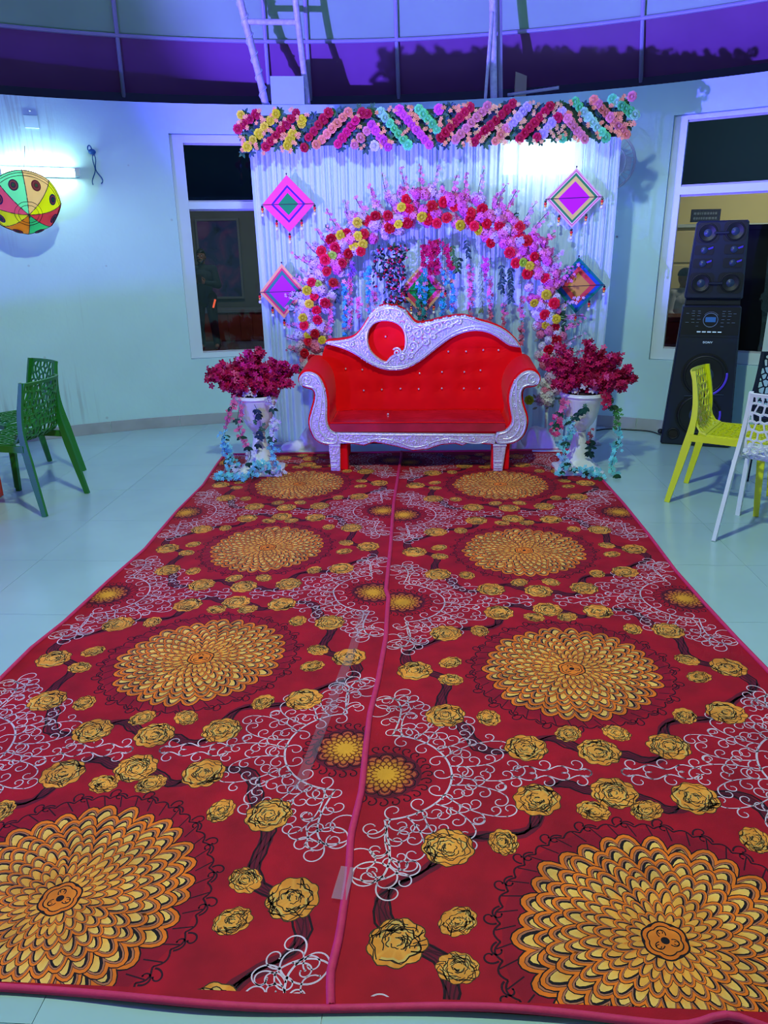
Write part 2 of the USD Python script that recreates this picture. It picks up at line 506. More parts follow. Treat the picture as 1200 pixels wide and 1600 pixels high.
def window(name, a0, a1, label, g0, g1, zm0, zm1, zb, zt):
    """g0, g1: angles of the glass edges"""
    t = thing(name, label, "window", kind="structure")
    R0, R1 = HR + 0.035, HR + 0.095
    B = lambda x0, x1, z0, z1, r0=R0, r1=R1: ring_slab(sbox(arc(x0), z0, arc(x1), z1), r0, r1, 0.3)
    e = 0.02
    put(t, "jamb", B(a0 + e, g0, WZ0 + .003, WZ1 - .003), M_frame, 40)
    put(t, "jamb", B(g1, a1 - e, WZ0 + .003, WZ1 - .003), M_frame, 40)
    put(t, "head", B(g0, g1, zt, WZ1 - .003), M_frame, 40)
    put(t, "sill", B(g0, g1, WZ0 + .003, zb), M_frame, 40)
    put(t, "transom", B(g0, g1, zm0, zm1, R0 - 0.012, R1), M_frame, 40)
    put(t, "pane", B(g0 - .05, g1 + .05, zm1 - .004, zt + .004, R0 + .028, R0 + .033), M_glass_dark)
    put(t, "pane", B(g0 - .05, g1 + .05, zb - .004, zm0 + .004, R0 + .028, R0 + .033), M_glass)
    for (x0, x1, z0, z1) in ((g0, g1, zt - .014, zt), (g0, g1, zb, zb + .014), (g0, g1, zm0 - .014, zm0), (g0, g1, zm1, zm1 + .014)):
        put(t, "glazing_bead", B(x0, x1, z0, z1, R0 + .016, R0 + .027), M_mull)
    return t


window("window_1", WIN[0][0], WIN[0][1], "tall white framed window left of the curtain, dark upper pane, a man beyond the lower pane", -17.15, -9.75, 1.855, 1.912, 0.648, 2.365)
window("window_2", WIN[1][0], WIN[1][1], "tall white framed window behind the black speaker, deep blue upper pane", 26.35, 34.25, 1.872, 1.930, 0.692, 2.395)

# ------------------------------------------------------------------ carpets (flat print as coloured faces of the carpet mesh)
def carpet_material():
    n = {"a": ("attribute", {"attribute": "Col"}), "tc": ("texture_coordinate", {}), "nz": ("noise_texture", {"scale": 9.0, "detail": 5.0}),
         "r": ("rgb_ramp", {"ramp": [(0.28, (0.66, 0.64, 0.70)), (0.72, (1.10, 1.06, 1.06))]}), "m": ("mix", {"mix_type": "multiply", "fac": 1.0}),
         "n2": ("noise_texture", {"scale": 420.0, "detail": 2.0}), "n3": ("noise_texture", {"scale": 3.2, "detail": 2.0}),
         "b1": ("bump", {"strength": 0.25, "distance": 0.002}), "b2": ("bump", {"strength": 0.35, "distance": 0.03}),
         "p": ("principled_bsdf", {"roughness": 0.75, "specular_ior_level": 0.25, "sheen_weight": 0.04, "sheen_roughness": 0.4, "sheen_tint": (1.0, 0.7, 0.75)})}
    l = [("tc.object", "nz.vector"), ("tc.object", "n2.vector"), ("tc.object", "n3.vector"), ("nz.fac", "r.fac"), ("a.color", "m.color1"), ("r.color", "m.color2"),
         ("m.color", "p.base_color"), ("n3.fac", "b2.height"), ("n2.fac", "b1.height"), ("b2.normal", "b1.normal"), ("b1.normal", "p.normal")]
    return usdkit.material(stage, "/World/Looks/printed_carpet", n, l, surface="p.BSDF")


M_carpet = carpet_material()
C_RED, C_DARK, C_BLACK = lin(178, 8, 30), lin(70, 12, 26), lin(26, 12, 12)
C_OR, C_OR2, C_YE, C_CREAM, C_WHITE = lin(250, 124, 20), lin(255, 142, 36), lin(255, 178, 66), lin(255, 206, 100), lin(226, 206, 214)
C_GOLD, C_GOLD2 = lin(245, 148, 42), lin(255, 172, 64)


class Print:
    def __init__(self):
        self.t, self.c = [], []

    def fan(self, ctr, ring, layer, col, ccol=None):
        ring = np.asarray(ring, float)
        n = len(ring)
        nx = np.roll(ring, -1, axis=0)
        z = np.full((n, 1), layer * 4.5e-5)
        tri = np.stack([np.hstack([np.broadcast_to(ctr, (n, 2)), z]), np.hstack([ring, z]), np.hstack([nx, z])], 1)
        col = np.broadcast_to(col, (n, 3))
        c = np.stack([np.broadcast_to(col[0] if ccol is None else ccol, (n, 3)), col, np.roll(col, -1, axis=0)], 1)
        self.t.append(tri)
        self.c.append(c)

    def ribbon(self, pts, w, layer, col):
        p = np.asarray(pts, float)
        t = np.gradient(p, axis=0)
        t /= np.linalg.norm(t, axis=1, keepdims=True) + 1e-12
        nrm = np.stack([-t[:, 1], t[:, 0]], 1) * np.broadcast_to(w, (len(p),))[:, None] / 2
        a, b = p + nrm, p - nrm
        z = np.full((len(p) - 1, 1), layer * 4.5e-5)
        h = lambda q: np.hstack([q, z])
        tri = np.vstack([np.stack([h(a[:-1]), h(b[:-1]), h(b[1:])], 1), np.stack([h(a[:-1]), h(b[1:]), h(a[1:])], 1)])
        self.t.append(tri)
        self.c.append(np.broadcast_to(col, (len(tri), 3, 3)))

    def dot(self, p, r, layer, col, n=8):
        a = np.arange(n) * 2 * PI / n
        self.fan(np.asarray(p), np.asarray(p) + r * np.stack([np.cos(a), np.sin(a)], 1), layer, col)

    def get(self):
        return np.vstack(self.t), np.vstack(self.c)


def petal(pr, c, ang, rt, L, w, layer, scale=1.0, dark=C_BLACK, rich=False):
    """one dahlia petal pointing outwards: nested tongues"""
    th = np.linspace(-PI / 2, PI / 2, 9)
    ca, sa = math.cos(ang), math.sin(ang)

    def tongue(tip, hw, shift=0.0, base=None):
        b = L * 0.55
        rad = tip - b + b * np.cos(th)
        lat = hw * np.sin(th) + shift
        rb = rt - L if base is None else base
        rad = np.r_[rb, rad, rb]
        lat = np.r_[-hw * 0.75 + shift, lat, hw * 0.75 + shift]
        return np.stack([c[0] + rad * ca - lat * sa, c[1] + rad * sa + lat * ca], 1)

    def draw(rg, ly, col, ccol=None):
        pr.fan(rg.mean(0), rg, ly, col, ccol)

    sgn = 1 if math.sin(ang * 3.1) > -0.3 else -1
    draw(tongue(rt, w), layer, dark)
    draw(tongue(rt - 0.09 * w, w * 0.92), layer + 0.25, C_OR)
    draw(tongue(rt - 0.38 * w, w * 0.76), layer + 0.5, lin(92, 44, 20))
    draw(tongue(rt - 0.43 * w, w * 0.72), layer + 0.75, lin(190, 116, 76))
    draw(tongue(rt - 0.58 * w, w * 0.64), layer + 1.0, dark)
    m = tongue(rt - 0.74 * w, w * 0.53, sgn * w * 0.09)
    cols = np.array([C_OR] + [C_CREAM] * 9 + [C_OR])
    cols[1:3] = C_OR2
    if rich:
        cols[3:9] = C_YE
        cols[1:3] = C_OR
    cols[8:10] = C_YE
    pr.fan(m.mean(0), m, layer + 1.25, cols, C_YE)


def curl(p, head, L, k0, k1, n=22):
    """a curve whose curvature grows from k0 to k1 (a scroll)"""
    s = np.linspace(0, 1, n)
    k = k0 + (k1 - k0) * s ** 1.25
    ds = L / (n - 1)
    h = head + np.cumsum(k) * ds
    d = np.stack([np.cos(h), np.sin(h)], 1) * ds
    return np.asarray(p) + np.vstack([[0, 0], np.cumsum(d, 0)[:-1]]), h


def scroll(pr, p, head, L, turn, w=0.0046, layer=3, col=C_WHITE):
    """turn: signed total turning; ends in a small bulb"""
    n = max(12, int(abs(turn) * 4) + 8)
    a_ = turn / L
    pts, h = curl(p, head, L, 0.42 * a_, (0.42 + 0.58 * 2.25) * a_, n)
    pr.ribbon(pts, np.linspace(w, w * 0.70, n), layer, col)
    pr.dot(pts[-1], w * 0.55, layer, col, 7)
    return pts, h


def branch(pr, p, head, L, turn, side, depth, lr, w=0.0046):
    pts, h = scroll(pr, p, head, L, turn, w)
    if depth > 0:
        for q, fr in enumerate(lr):
            i = min(int(fr * len(pts)), len(pts) - 2)
            s = -1 if (q % 2) else 1
            scroll(pr, pts[i], h[i] + s * 0.35, 0.105 * (1 - .06 * q), s * 5.6, w * 0.9)
        scroll(pr, pts[-1], h[-1], 0.10, side * 5.6, w * .9)


def rosette(pr, c, r, layer, seed, squash=1.0, rot=0.0):
    g = random.Random(seed)
    n = 44
    lob = [0.90 + 0.12 * abs(math.sin(4.5 * PI * 2 * k / n + seed)) + g.uniform(-.02, .02) for k in range(n)]
    ang = np.arange(n) * 2 * PI / n
    R2 = np.array([[math.cos(rot), -math.sin(rot)], [math.sin(rot), math.cos(rot)]])
    ring = np.stack([np.cos(ang) * r * lob, np.sin(ang) * r * lob * squash], 1) @ R2.T
    pr.fan(c, c + ring * 1.045, layer, lin(70, 56, 22))
    pr.fan(c, c + ring, layer + .5, [C_GOLD2 if g.random() < .4 else C_GOLD for _ in range(n)], C_GOLD2)
    for q in range(30):
        rr = r * (0.12 + 0.82 * (q + g.random() * .6) / 30)
        a0, sp = g.uniform(0, 2 * PI), g.uniform(0.8, 2.3)
        aa = np.linspace(a0, a0 + sp, 9)
        wob = rr * (1 + 0.10 * np.sin(aa * 7 + g.random() * 6))
        pr.ribbon(c + np.stack([np.cos(aa) * wob, np.sin(aa) * wob * squash], 1) @ R2.T, r * 0.042, layer + 1, lin(66, 46, 18))
        if q % 3 == 0:
            pr.ribbon(c + np.stack([np.cos(aa) * wob * 0.92, np.sin(aa) * wob * .92 * squash], 1) @ R2.T, r * 0.10, layer + .8, lin(232, 186, 92))
    for q in range(9):
        a = g.uniform(0, 2 * PI)
        r0 = r * g.uniform(.45, .75)
        p0 = np.array([math.cos(a) * r0, math.sin(a) * r0 * squash]); p1 = np.array([math.cos(a + .25) * r * .98, math.sin(a + .25) * r * .98 * squash])
        pr.ribbon(c + np.stack([p0, (p0 + p1) / 2 * 1.02, p1]) @ R2.T, r * .045, layer + 1, lin(66, 46, 18))


def bough(pr, a, b, bulge, layer, seed):
    a, b = np.asarray(a, float), np.asarray(b, float)
    d = b - a
    nrm = np.array([-d[1], d[0]])
    s = np.linspace(0, 1, 14)
    g = random.Random(seed)
    pts = a + np.outer(s, d) + np.outer(np.sin(PI * s) * bulge + np.sin(2 * PI * s) * 0.10, nrm)
    pr.ribbon(pts, 0.034 + 0.005 * np.sin(np.arange(14) * 1.9), layer, lin(112, 14, 36))
    for q in range(5):
        o = (q - 2) * 0.0082
        pr.ribbon(pts + np.stack([np.sin(np.arange(14) * 2.1 + q * 2) * .0035 + o, np.cos(np.arange(14) * 1.7 + q) * .0035 + o * .6], 1), .0058 if q in (0, 4) else 0.0036, layer + .4, lin(34, 6, 14) if q in (0, 4) else lin(70, 12, 26))


def pattern_repeat():
    pr = Print()
    O = np.zeros(2)
    # lace rings behind the dahlia
    for k in range(46):
        a0 = k * 2 * PI / 46
        a = np.linspace(a0, a0 + 2 * PI / 46, 8)
        rr = 0.352 + 0.014 * np.sin((a - a0) / (2 * PI / 46) * PI)
        pr.ribbon(np.stack([rr * np.cos(a), rr * np.sin(a)], 1), 0.0048, 2, lin(52, 8, 24))
        p = np.array([0.360 * math.cos(a0), 0.360 * math.sin(a0)])
        scroll(pr, p, a0 + 0.5, 0.062, 4.6 if k % 2 else -4.6, 0.0052, 2, lin(50, 8, 24))
        pr.ribbon(np.stack([[0.318 * math.cos(a0), 0.318 * math.sin(a0)], [0.362 * math.cos(a0 + .05), 0.362 * math.sin(a0 + .05)]]), 0.0036, 2, lin(52, 8, 24))
    pr.fan(O, np.stack([0.348 * np.cos(np.arange(60) * PI / 30), 0.348 * np.sin(np.arange(60) * PI / 30)], 1), 1.2, lin(158, 8, 34))
    # dahlia petals, outer rings first
    rings = 8
    gp = random.Random(77)
    for i in range(rings):
        f = 1 - i / rings
        rt = 0.048 + 0.276 * f ** 1.0
        N = 32 if i < 5 else (27 if i < 7 else 20)
        L = 0.040 + 0.060 * f
        w = PI * rt / N * 1.08
        for k in range(N):
            petal(pr, O, (k + 0.5 * (i % 2) + gp.uniform(-.16, .16)) * 2 * PI / N + i * 0.05, rt + gp.uniform(-.006, .006) * (.4 + f), L + 0.01, w * gp.uniform(.98, 1.14), 4 + i * 1.6 + gp.uniform(0, .2), rich=i >= 5)
    top = 4 + rings * 1.6 + 1
    pr.dot(O, 0.050, top, C_BLACK, 24)
    a = np.arange(36) * 2 * PI / 36
    for sc, col, ly in ((0.050, C_BLACK, 0.3), (0.046, C_OR, 0.6), (0.038, C_BLACK, 0.9), (0.035, C_OR2, 1.2)):
        rr = sc * (0.92 + 0.13 * np.abs(np.sin(3 * a)))
        pr.fan(O, np.stack([rr * np.cos(a), rr * np.sin(a)], 1), top + ly, col, C_OR if col is C_OR2 else None)
    for k in range(6):
        t = k * PI / 3 + .2
        scroll(pr, (0.014 * math.cos(t), 0.014 * math.sin(t)), t, 0.034, 4.5 if k % 2 else -4.5, 0.0026, top + 1.6, C_BLACK)
    pr.dot(O, 0.0095, top + 2, C_BLACK, 12)
    # boughs between the gold rosettes, then the rosettes
    big = [(0.0, 0.487), (0.215, 0.462), (0.455, 0.285), (0.572, 0.0), (0.455, -0.285), (0.215, -0.462), (0.0, -0.487)]
    allbig = big + [(-x, y) for x, y in big[1:-1][::-1]]
    for k in range(len(allbig)):
        a_, b_ = allbig[k], allbig[(k + 1) % len(allbig)]
        bough(pr, a_, b_, (0.22 if k % 2 else -0.20), 2, k)
    for k, p in enumerate(allbig):
        rosette(pr, np.array(p), 0.064, 3, 40 + k)
    for k, p in enumerate([(0.071, 0.415), (0.315, 0.302), (0.442, 0.056), (0.442, -0.064), (0.315, -0.302), (0.075, -0.392)]):
        for s in (1, -1):
            rosette(pr, np.array([p[0] * s, p[1]]), 0.046, 3, 60 + k * 2 + (s > 0), 0.82, s * (0.5 + k))
    # edge flowers and white filigree, half a repeat away
    for s in (1, -1):
        F = np.array([s * 0.635, 0.575])
        base = PI if s > 0 else 0.0
        m = (lambda a: PI - a) if s > 0 else (lambda a: a)
        for k in range(24):
            a0 = k * 2 * PI / 24
            scroll(pr, F + 0.104 * np.array([math.cos(a0), math.sin(a0)]), a0 + 1.2, 0.06, -5.0, 0.0052, 2, lin(46, 8, 22))
        pr.dot(F, 0.104, 2.2, lin(110, 14, 34), 30)
        for i, (rt, N, L, c1, c2) in enumerate([(0.098, 12, .05, lin(200, 90, 50), lin(120, 18, 30)), (0.082, 18, .045, lin(214, 120, 40), lin(150, 40, 20)), (0.064, 18, .04, lin(226, 150, 40), lin(170, 80, 10)), (0.047, 14, .03, lin(236, 160, 40), lin(180, 90, 10))]):
            for k in range(N):
                t = (k + .5 * (i % 2)) * 2 * PI / N
                w = PI * rt / N * .95
                th = np.linspace(0, 2 * PI, 9)[:-1]
                for sc, col, ly in ((1.0, C_BLACK, 0), (0.84, c2, .3), (0.62, c1, .6)):
                    q = np.stack([(rt - L / 2) + L / 2 * np.cos(th) * sc, w * np.sin(th) * sc], 1)
                    R2 = np.array([[math.cos(t), -math.sin(t)], [math.sin(t), math.cos(t)]])
                    pr.fan(F + R2 @ [rt - L / 2, 0], F + q @ R2.T, 3 + i * 1.2 + ly, col)
        pr.dot(F, 0.026, 9, lin(240, 166, 40), 16)
        # circling stem with outward and inward scrolls
        aa = np.linspace(m(-1.50) if s > 0 else -1.5, m(1.50) if s > 0 else 1.5, 40)
        if s > 0:
            aa = np.linspace(PI - 1.5, PI + 1.5, 40)
        else:
            aa = np.linspace(-1.5, 1.5, 40)
        stem = F + 0.19 * np.stack([np.cos(aa), np.sin(aa)], 1)
        pr.ribbon(stem, 0.0062, 3, C_WHITE)
        for k in range(13):
            i = int((k + .5) / 13 * 39)
            up = 1 if k > 6 else -1
            if k == 6: up = 1 if s > 0 else -1
            out = aa[i]
            L = (0.205, 0.165)[k % 2] * (1 - 0.12 * abs(k - 6) / 6)
            tsg = (1 if k % 2 else -1) * (1 if aa[i] > base else -1)
            branch(pr, stem[i], out + tsg * 0.35 * (-1), L, tsg * 0.9, tsg, 1, [0.15, 0.32, 0.48, 0.66, 0.82])
            if k % 2 == 0:
                scroll(pr, stem[i], out + PI + 0.9 * tsg, 0.11, -tsg * 5.6, 0.0042)
        # the stem runs on along the edge, with curls to both sides
        for e, sg in ((0, -1), (-1, 1)):
            sg = sg if s < 0 else -sg
            p = stem[e]
            hd = (PI / 2 if sg > 0 else -PI / 2) + (-s) * sg * -0.25
            pts, h = curl(p, hd, 0.21, 0.0, -s * sg * 9.0, 20)
            pr.ribbon(pts, 0.0054, 3, C_WHITE)
            for q, i in enumerate((2, 6, 10, 14, 18)):
                t = 1 if q % 2 else -1
                scroll(pr, pts[i], h[i] + t * 0.45, 0.125 - .008 * q, t * 5.6, 0.0044)
            scroll(pr, pts[-1], h[-1], 0.10, -s * sg * 5.4, 0.0044)
        # large double spirals between the rosettes and the edge
        for sg in (1, -1):
            c = np.array([s * 0.585, 0.575 + sg * 0.375])
            out = 0.0 if s > 0 else PI
            t = sg * s
            scroll(pr, c, out + t * 0.75, 0.36, -t * 7.4, 0.0050)
            scroll(pr, c, out - t * 1.05, 0.26, t * 6.6, 0.0050)
            scroll(pr, c + [s * .045, sg * .035], out + t * 1.3, 0.13, t * 5.4, 0.0044)
            for q, (da, L, tt) in enumerate(((2.5, .13, 5.4), (3.3, .10, -5.2), (1.9, .12, -5.4), (-2.2, .11, 5.2))):
                scroll(pr, c, out + t * da, L, t * tt, 0.0044)
        # horizontal ornament towards the middle of the strip
        for sg in (1, -1):
            hd = PI if s > 0 else 0.0
            x = np.linspace(0, 0.215, 24)
            pts = np.array([s * 0.275, 0.575]) + np.stack([-s * x, sg * (0.012 + 0.020 * np.sin(x / .215 * 2.2 * PI) ** 2)], 1)
            pr.ribbon(pts, 0.0044, 3, C_WHITE)
            t = sg * (-1 if s > 0 else 1)
            for q, i in enumerate((1, 6, 11, 16, 21, 23)):
                sd = 1 if q % 2 == 0 else -0.7
                scroll(pr, pts[i], hd + t * 0.5 * sd, 0.088 if sd > 0 else .055, t * 5.0 * sd, 0.0042)
    return pr.get()


def clip(tri, col, axis, val, keep_above):
    """clips coloured triangles to one side of a line"""
    sgn = 1 if keep_above else -1
    d = sgn * (tri[:, :, axis] - val)
    inside = d >= 0
    cnt = inside.sum(1)
    ot, oc = [tri[cnt == 3]], [col[cnt == 3]]
    for k in (1, 2):
        sel = np.where(cnt == k)[0]
        if not len(sel):
            continue
        t, c, dd, ins = tri[sel], col[sel], d[sel], inside[sel]
        lone = np.argmax(ins == (k == 1), axis=1)
        idx = (lone[:, None] + np.arange(3)) % 3
        r = np.arange(len(sel))[:, None]
        t, c, dd = t[r, idx], c[r, idx], dd[r, idx]
        f1 = (dd[:, 0] / (dd[:, 0] - dd[:, 1]))[:, None]
        f2 = (dd[:, 0] / (dd[:, 0] - dd[:, 2]))[:, None]
        p1, p2 = t[:, 0] + f1 * (t[:, 1] - t[:, 0]), t[:, 0] + f2 * (t[:, 2] - t[:, 0])
        c1, c2 = c[:, 0] + f1 * (c[:, 1] - c[:, 0]), c[:, 0] + f2 * (c[:, 2] - c[:, 0])
        if k == 1:
            ot.append(np.stack([t[:, 0], p1, p2], 1)); oc.append(np.stack([c[:, 0], c1, c2], 1))
        else:
            ot += [np.stack([p1, t[:, 1], t[:, 2]], 1), np.stack([p1, t[:, 2], p2], 1)]
            oc += [np.stack([c1, c[:, 1], c[:, 2]], 1), np.stack([c1, c[:, 2], c2], 1)]
    return np.vstack(ot), np.vstack(oc)


RT, RC = pattern_repeat()
SEAM = np.array([[-.190, 1.080], [-.204, 1.165], [-.194, 1.261], [-.190, 1.445], [-.197, 1.575], [-.182, 1.75], [-.185, 1.956], [-.185, 2.127], [-.170, 2.324], [-.157, 2.653], [-.162, 2.877], [-.164, 3.034], [-.179, 3.101], [-.181, 3.605], [-.194, 4.331], [-.188, 4.949], [-.181, 5.456], [-.185, 5.75]])
LEFT = np.array([[-1.60, 1.05], [-1.587, 2.304], [-1.585, 2.538], [-1.555, 2.756], [-1.532, 3.179], [-1.50, 3.584], [-1.522, 4.199], [-1.512, 4.721], [-1.56, 5.30], [-1.58, 5.75]])
RIGHTE = np.array([[1.30, 1.05], [1.273, 2.443], [1.253, 2.69], [1.235, 3.001], [1.220, 3.344], [1.226, 3.809], [1.222, 4.343], [1.199, 4.952], [1.15, 5.75]])
ex = lambda tab, y: np.interp(y, tab[:, 1], tab[:, 0])
CT = 0.006   # carpet thickness
M_bind = material("carpet_binding", lin(214, 40, 92), 0.7, var=0.15, scale=40, bump=0.3, bscale=300, bdist=0.002)


def front_y(x):
    return 1.092 + 0.012 * np.sin(x * 5.1 + 1.0) + 0.020 * np.exp(-((x - 0.62) / 0.06) ** 2) + 0.016 * np.exp(-((x + 0.75) / 0.3) ** 2)


def back_y(x):
    return 5.60 + 0.05 * x


def carpet(name, label, le, re, y0, per, shear, u0=0.0):
    t = thing(name, label, "carpet", (0, 0, 0))
    tris, cols = [], []
    for k in range(-1, 5):
        q = RT.copy()
        q[:, :, 1] += k * per
        tris.append(q)
        cols.append(RC)
    q, c = np.vstack(tris), np.vstack(cols)
    q, c = clip(q, c, 0, -0.698, True)
    q, c = clip(q, c, 0, 0.698, False)
    u, v = q[:, :, 0], q[:, :, 1]
    y = y0 + v * (per / 1.15 if abs(per - 1.15) < 0.001 else 1.0) + shear * u
    q[:, :, 1] = y
    # clip to the front and the back of the strip
    q, c = clip(q, c, 1, 1.125, True)
    q, c = clip(q, c, 1, 5.56, False)
    l, r = ex(le, q[:, :, 1]), ex(re, q[:, :, 1])
    x = l + (q[:, :, 0] + 0.7) / 1.4 * (r - l)
    out = np.stack([x, q[:, :, 1], CT + q[:, :, 2]], 2).reshape(-1, 3)
    outc = c.reshape(-1, 3)
    # ground of the carpet
    ny = 70
    mb = MB()
    us = np.linspace(0, 1, 15)
    rows = []
    for i in range(ny + 1):
        s = i / ny
        row = []
        for uu in us:
            y_ = 1.1 + (5.6 - 1.1) * s
            xx = ex(le, y_) + uu * (ex(re, y_) - ex(le, y_))
            y_ = front_y(xx) + (back_y(xx) - front_y(xx)) * s
            row.append([ex(le, y_) + uu * (ex(re, y_) - ex(le, y_)), y_, CT])
        rows.append(row)
    g = np.array(rows)
    n = len(us)
    f = [[i * n + j, i * n + j + 1, (i + 1) * n + j + 1, (i + 1) * n + j] for i in range(ny) for j in range(n - 1)]
    mb.add((g.reshape(-1, 3), np.array(f)), C_RED)
    bt = g.reshape(-1, 3).copy(); bt[:, 2] = 0.0005
    mb.add((bt, np.array(f)[:, ::-1]), C_RED)
    mb.add((out, np.arange(len(out)).reshape(-1, 3)), outc)
    put(t, "pile", mb, M_carpet)
    # rolled binding round the edge
    zb = 0.0085
    yy = np.linspace(1.1, 5.6, 120)
    jig = lambda p: p
    le_l = np.stack([ex(le, yy), yy, np.full(120, zb)], 1)
    re_l = np.stack([ex(re, yy), yy, np.full(120, zb)], 1)
    off = 0.0
    le_l[:, 0] += off; re_l[:, 0] -= off
    xs = np.linspace(le_l[0, 0], re_l[0, 0], 60)
    fr = np.stack([xs, front_y(xs), zb + 0.004 * (1 + np.sin(xs * 9)) + 0.014 * np.exp(-((xs - 0.62) / 0.06) ** 2)], 1)
    xs2 = np.linspace(le_l[-1, 0], re_l[-1, 0], 40)
    bk = np.stack([xs2, back_y(xs2), np.full(40, zb)], 1)
    for nm, P_ in (("binding", le_l),) + (() if re is SEAM else (("binding", re_l),)) + (("binding", fr), ("binding", bk)):
        put(t, nm, tube(P_, 0.0105 if P_ is le_l and le is SEAM else 0.0085, 7), M_bind, True)
    return t


carpet("floral_carpet", "red floral carpet strip on the green chairs' side of the pink seam", LEFT, SEAM, 1.345, 1.138, 0.04)
carpet("floral_carpet", "red floral carpet strip on the speaker's side of the pink seam", SEAM, RIGHTE, 1.285, 1.158, 0.05)
M_tape = usdkit.material(stage, "/World/Looks/clear_tape", {"t": ("transparent_bsdf", {"color": (0.95, 0.95, 0.98)}), "g": ("principled_bsdf", {"roughness": 0.22, "base_color": (0.75, 0.78, 0.85)}), "m": ("mix_closure", {"fac": 0.11})},
                         [("t.BSDF", "m.closure1"), ("g.BSDF", "m.closure2")], surface="m.closure")
M_tape2 = usdkit.material(stage, "/World/Looks/clear_tape_thin", {"t": ("transparent_bsdf", {"color": (0.97, 0.97, 0.98)}), "g": ("principled_bsdf", {"roughness": 0.3, "base_color": (0.70, 0.74, 0.82)}), "m": ("mix_closure", {"fac": 0.045})},
                         [("t.BSDF", "m.closure1"), ("g.BSDF", "m.closure2")], surface="m.closure")


def tape(pts, w, z, mat, label):
    p = np.asarray(pts, float)
    t = np.gradient(p, axis=0); t /= np.linalg.norm(t, axis=1, keepdims=True)
    nr = np.stack([-t[:, 1], t[:, 0]], 1) * w / 2
    k = len(p)
    zz = np.asarray(z) * np.ones(k)
    top = np.vstack([np.c_[p + nr, zz], np.c_[p - nr, zz]])
    v = np.vstack([top, top - [0, 0, 0.0004]])
    f = []
    for i in range(k - 1):
        f += [[i, i + k, i + k + 1, i + 1], [2 * k + i, 2 * k + i + 1, 3 * k + i + 1, 3 * k + i]]
    return solo("clear_tape", (v, np.array(f)), mat, label, "tape")


tape([(-.205, 1.36), (-.20, 1.40), (-.192, 1.46)], 0.038, [0.0175, 0.0185, 0.0175], M_tape, "short shiny piece of clear tape stuck over the pink carpet seam near the front")
tape([(-.262, 2.90), (-.285, 2.55), (-.312, 2.30), (-.342, 2.02), (-.37, 1.75)], 0.035, CT + 0.0042, M_tape2, "long strip of clear tape on the red carpet beside the seam")

# ------------------------------------------------------------------ measured outlines (x, z in metres)
GAR=[('crimson',-1.316,2.317,-1.184,2.407,4),('yellow',-1.289,2.404,-1.289,2.404,1),('yellow',-1.259,2.204,-1.040,2.404,6),('crimson',-1.126,2.201,-0.902,2.407,7),('yellow',-0.973,2.204,-0.932,2.277,3),('yellow',-0.867,2.342,-0.865,2.365,2),('crimson',-0.855,2.189,-0.855,2.189,1),('crimson',-0.819,2.253,-0.674,2.403,5),('peach',-0.768,2.205,-0.538,2.404,7),('rose',-0.617,2.208,-0.488,2.351,5),('blush',-0.499,2.199,-0.412,2.285,3),('crimson',-0.441,2.396,-0.403,2.389,2),('white',-0.361,2.190,-0.361,2.190,1),('orchid',-0.378,2.319,-0.264,2.182,5),('mint',-0.312,2.398,-0.127,2.191,7),('orchid',-0.183,2.407,0.023,2.188,8),('mint',-0.049,2.409,0.074,2.286,5),('orchid',0.088,2.406,0.088,2.406,1),('crimson',0.103,2.233,0.298,2.412,7),('blush',0.206,2.219,0.419,2.415,7),('crimson',0.336,2.199,0.589,2.428,8),('peach',0.483,2.201,0.551,2.275,3),('lilac',0.570,2.286,0.691,2.408,5),('crimson',0.649,2.215,0.842,2.405,7),('crimson',0.764,2.218,0.764,2.218,1),('lilac',0.808,2.240,0.861,2.308,3),('crimson',0.897,2.336,0.897,2.336,1),('lilac',0.924,2.369,0.924,2.369,1),('mint',0.943,2.208,0.943,2.208,1),('blush',0.940,2.357,1.090,2.199,7),('mint',1.010,2.429,1.234,2.208,8),('peach',1.134,2.437,1.372,2.222,9),('mint',1.258,2.440,1.417,2.340,6),('blush',1.387,2.453,1.387,2.453,1),]
ARED= [(-0.684, 1.58), (-0.655, 1.522), (-0.758, 1.5), (-0.732, 1.442), (-0.608, 1.416), (-0.56, 1.483), (-0.723, 1.36), (-0.838, 1.283), (-0.68, 1.281), (-0.824, 1.189), (-0.743, 1.138), (-0.813, 1.084), (-0.806, 1.018), (-0.91, 0.978), (-0.831, 0.916), (-0.882, 0.86), (-0.571, 1.62), (-0.442, 1.613), (-0.423, 1.702), (-0.359, 1.729), (-0.269, 1.732), (-0.258, 1.652), (-0.133, 1.683), (-0.138, 1.835), (-0.123, 1.77), (0.045, 1.786), (0.128, 1.816), (0.016, 1.703), (0.08, 1.675), (0.149, 1.71), (-0.468, 1.495), (0.203, 1.783), (0.32, 1.744), (0.4, 1.761), (0.318, 1.698), (0.344, 1.652), (0.432, 1.669), (0.526, 1.653), (0.662, 1.572), (0.718, 1.548), (0.466, 1.538), (0.602, 1.47), (0.65, 1.398), (0.781, 1.438), (0.734, 1.325), (0.871, 1.289), (0.938, 1.115), (0.877, 1.034), (0.962, 0.938), (0.968, 0.852), (0.664, 1.642), (-0.918, 0.771), (-0.86, 0.731), (0.974, 0.683), (0.92, 0.783)]
AYEL= [(-0.678, 1.47), (-0.791, 1.27), (-0.863, 1.134), (-0.874, 1.229), (-0.488, 1.689), (-0.486, 1.6), (-0.454, 1.543), (-0.523, 1.534), (-0.612, 1.607), (-0.196, 1.675), (-0.172, 1.785), (-0.027, 1.718), (-0.885, 0.906), (-0.777, 0.869), (-0.915, 1.034), (0.245, 1.658), (0.376, 1.623), (0.7, 1.402), (0.746, 1.377), (0.877, 1.177), (0.794, 1.119), (0.958, 1.004), (0.893, 0.957), (0.793, 0.406)]
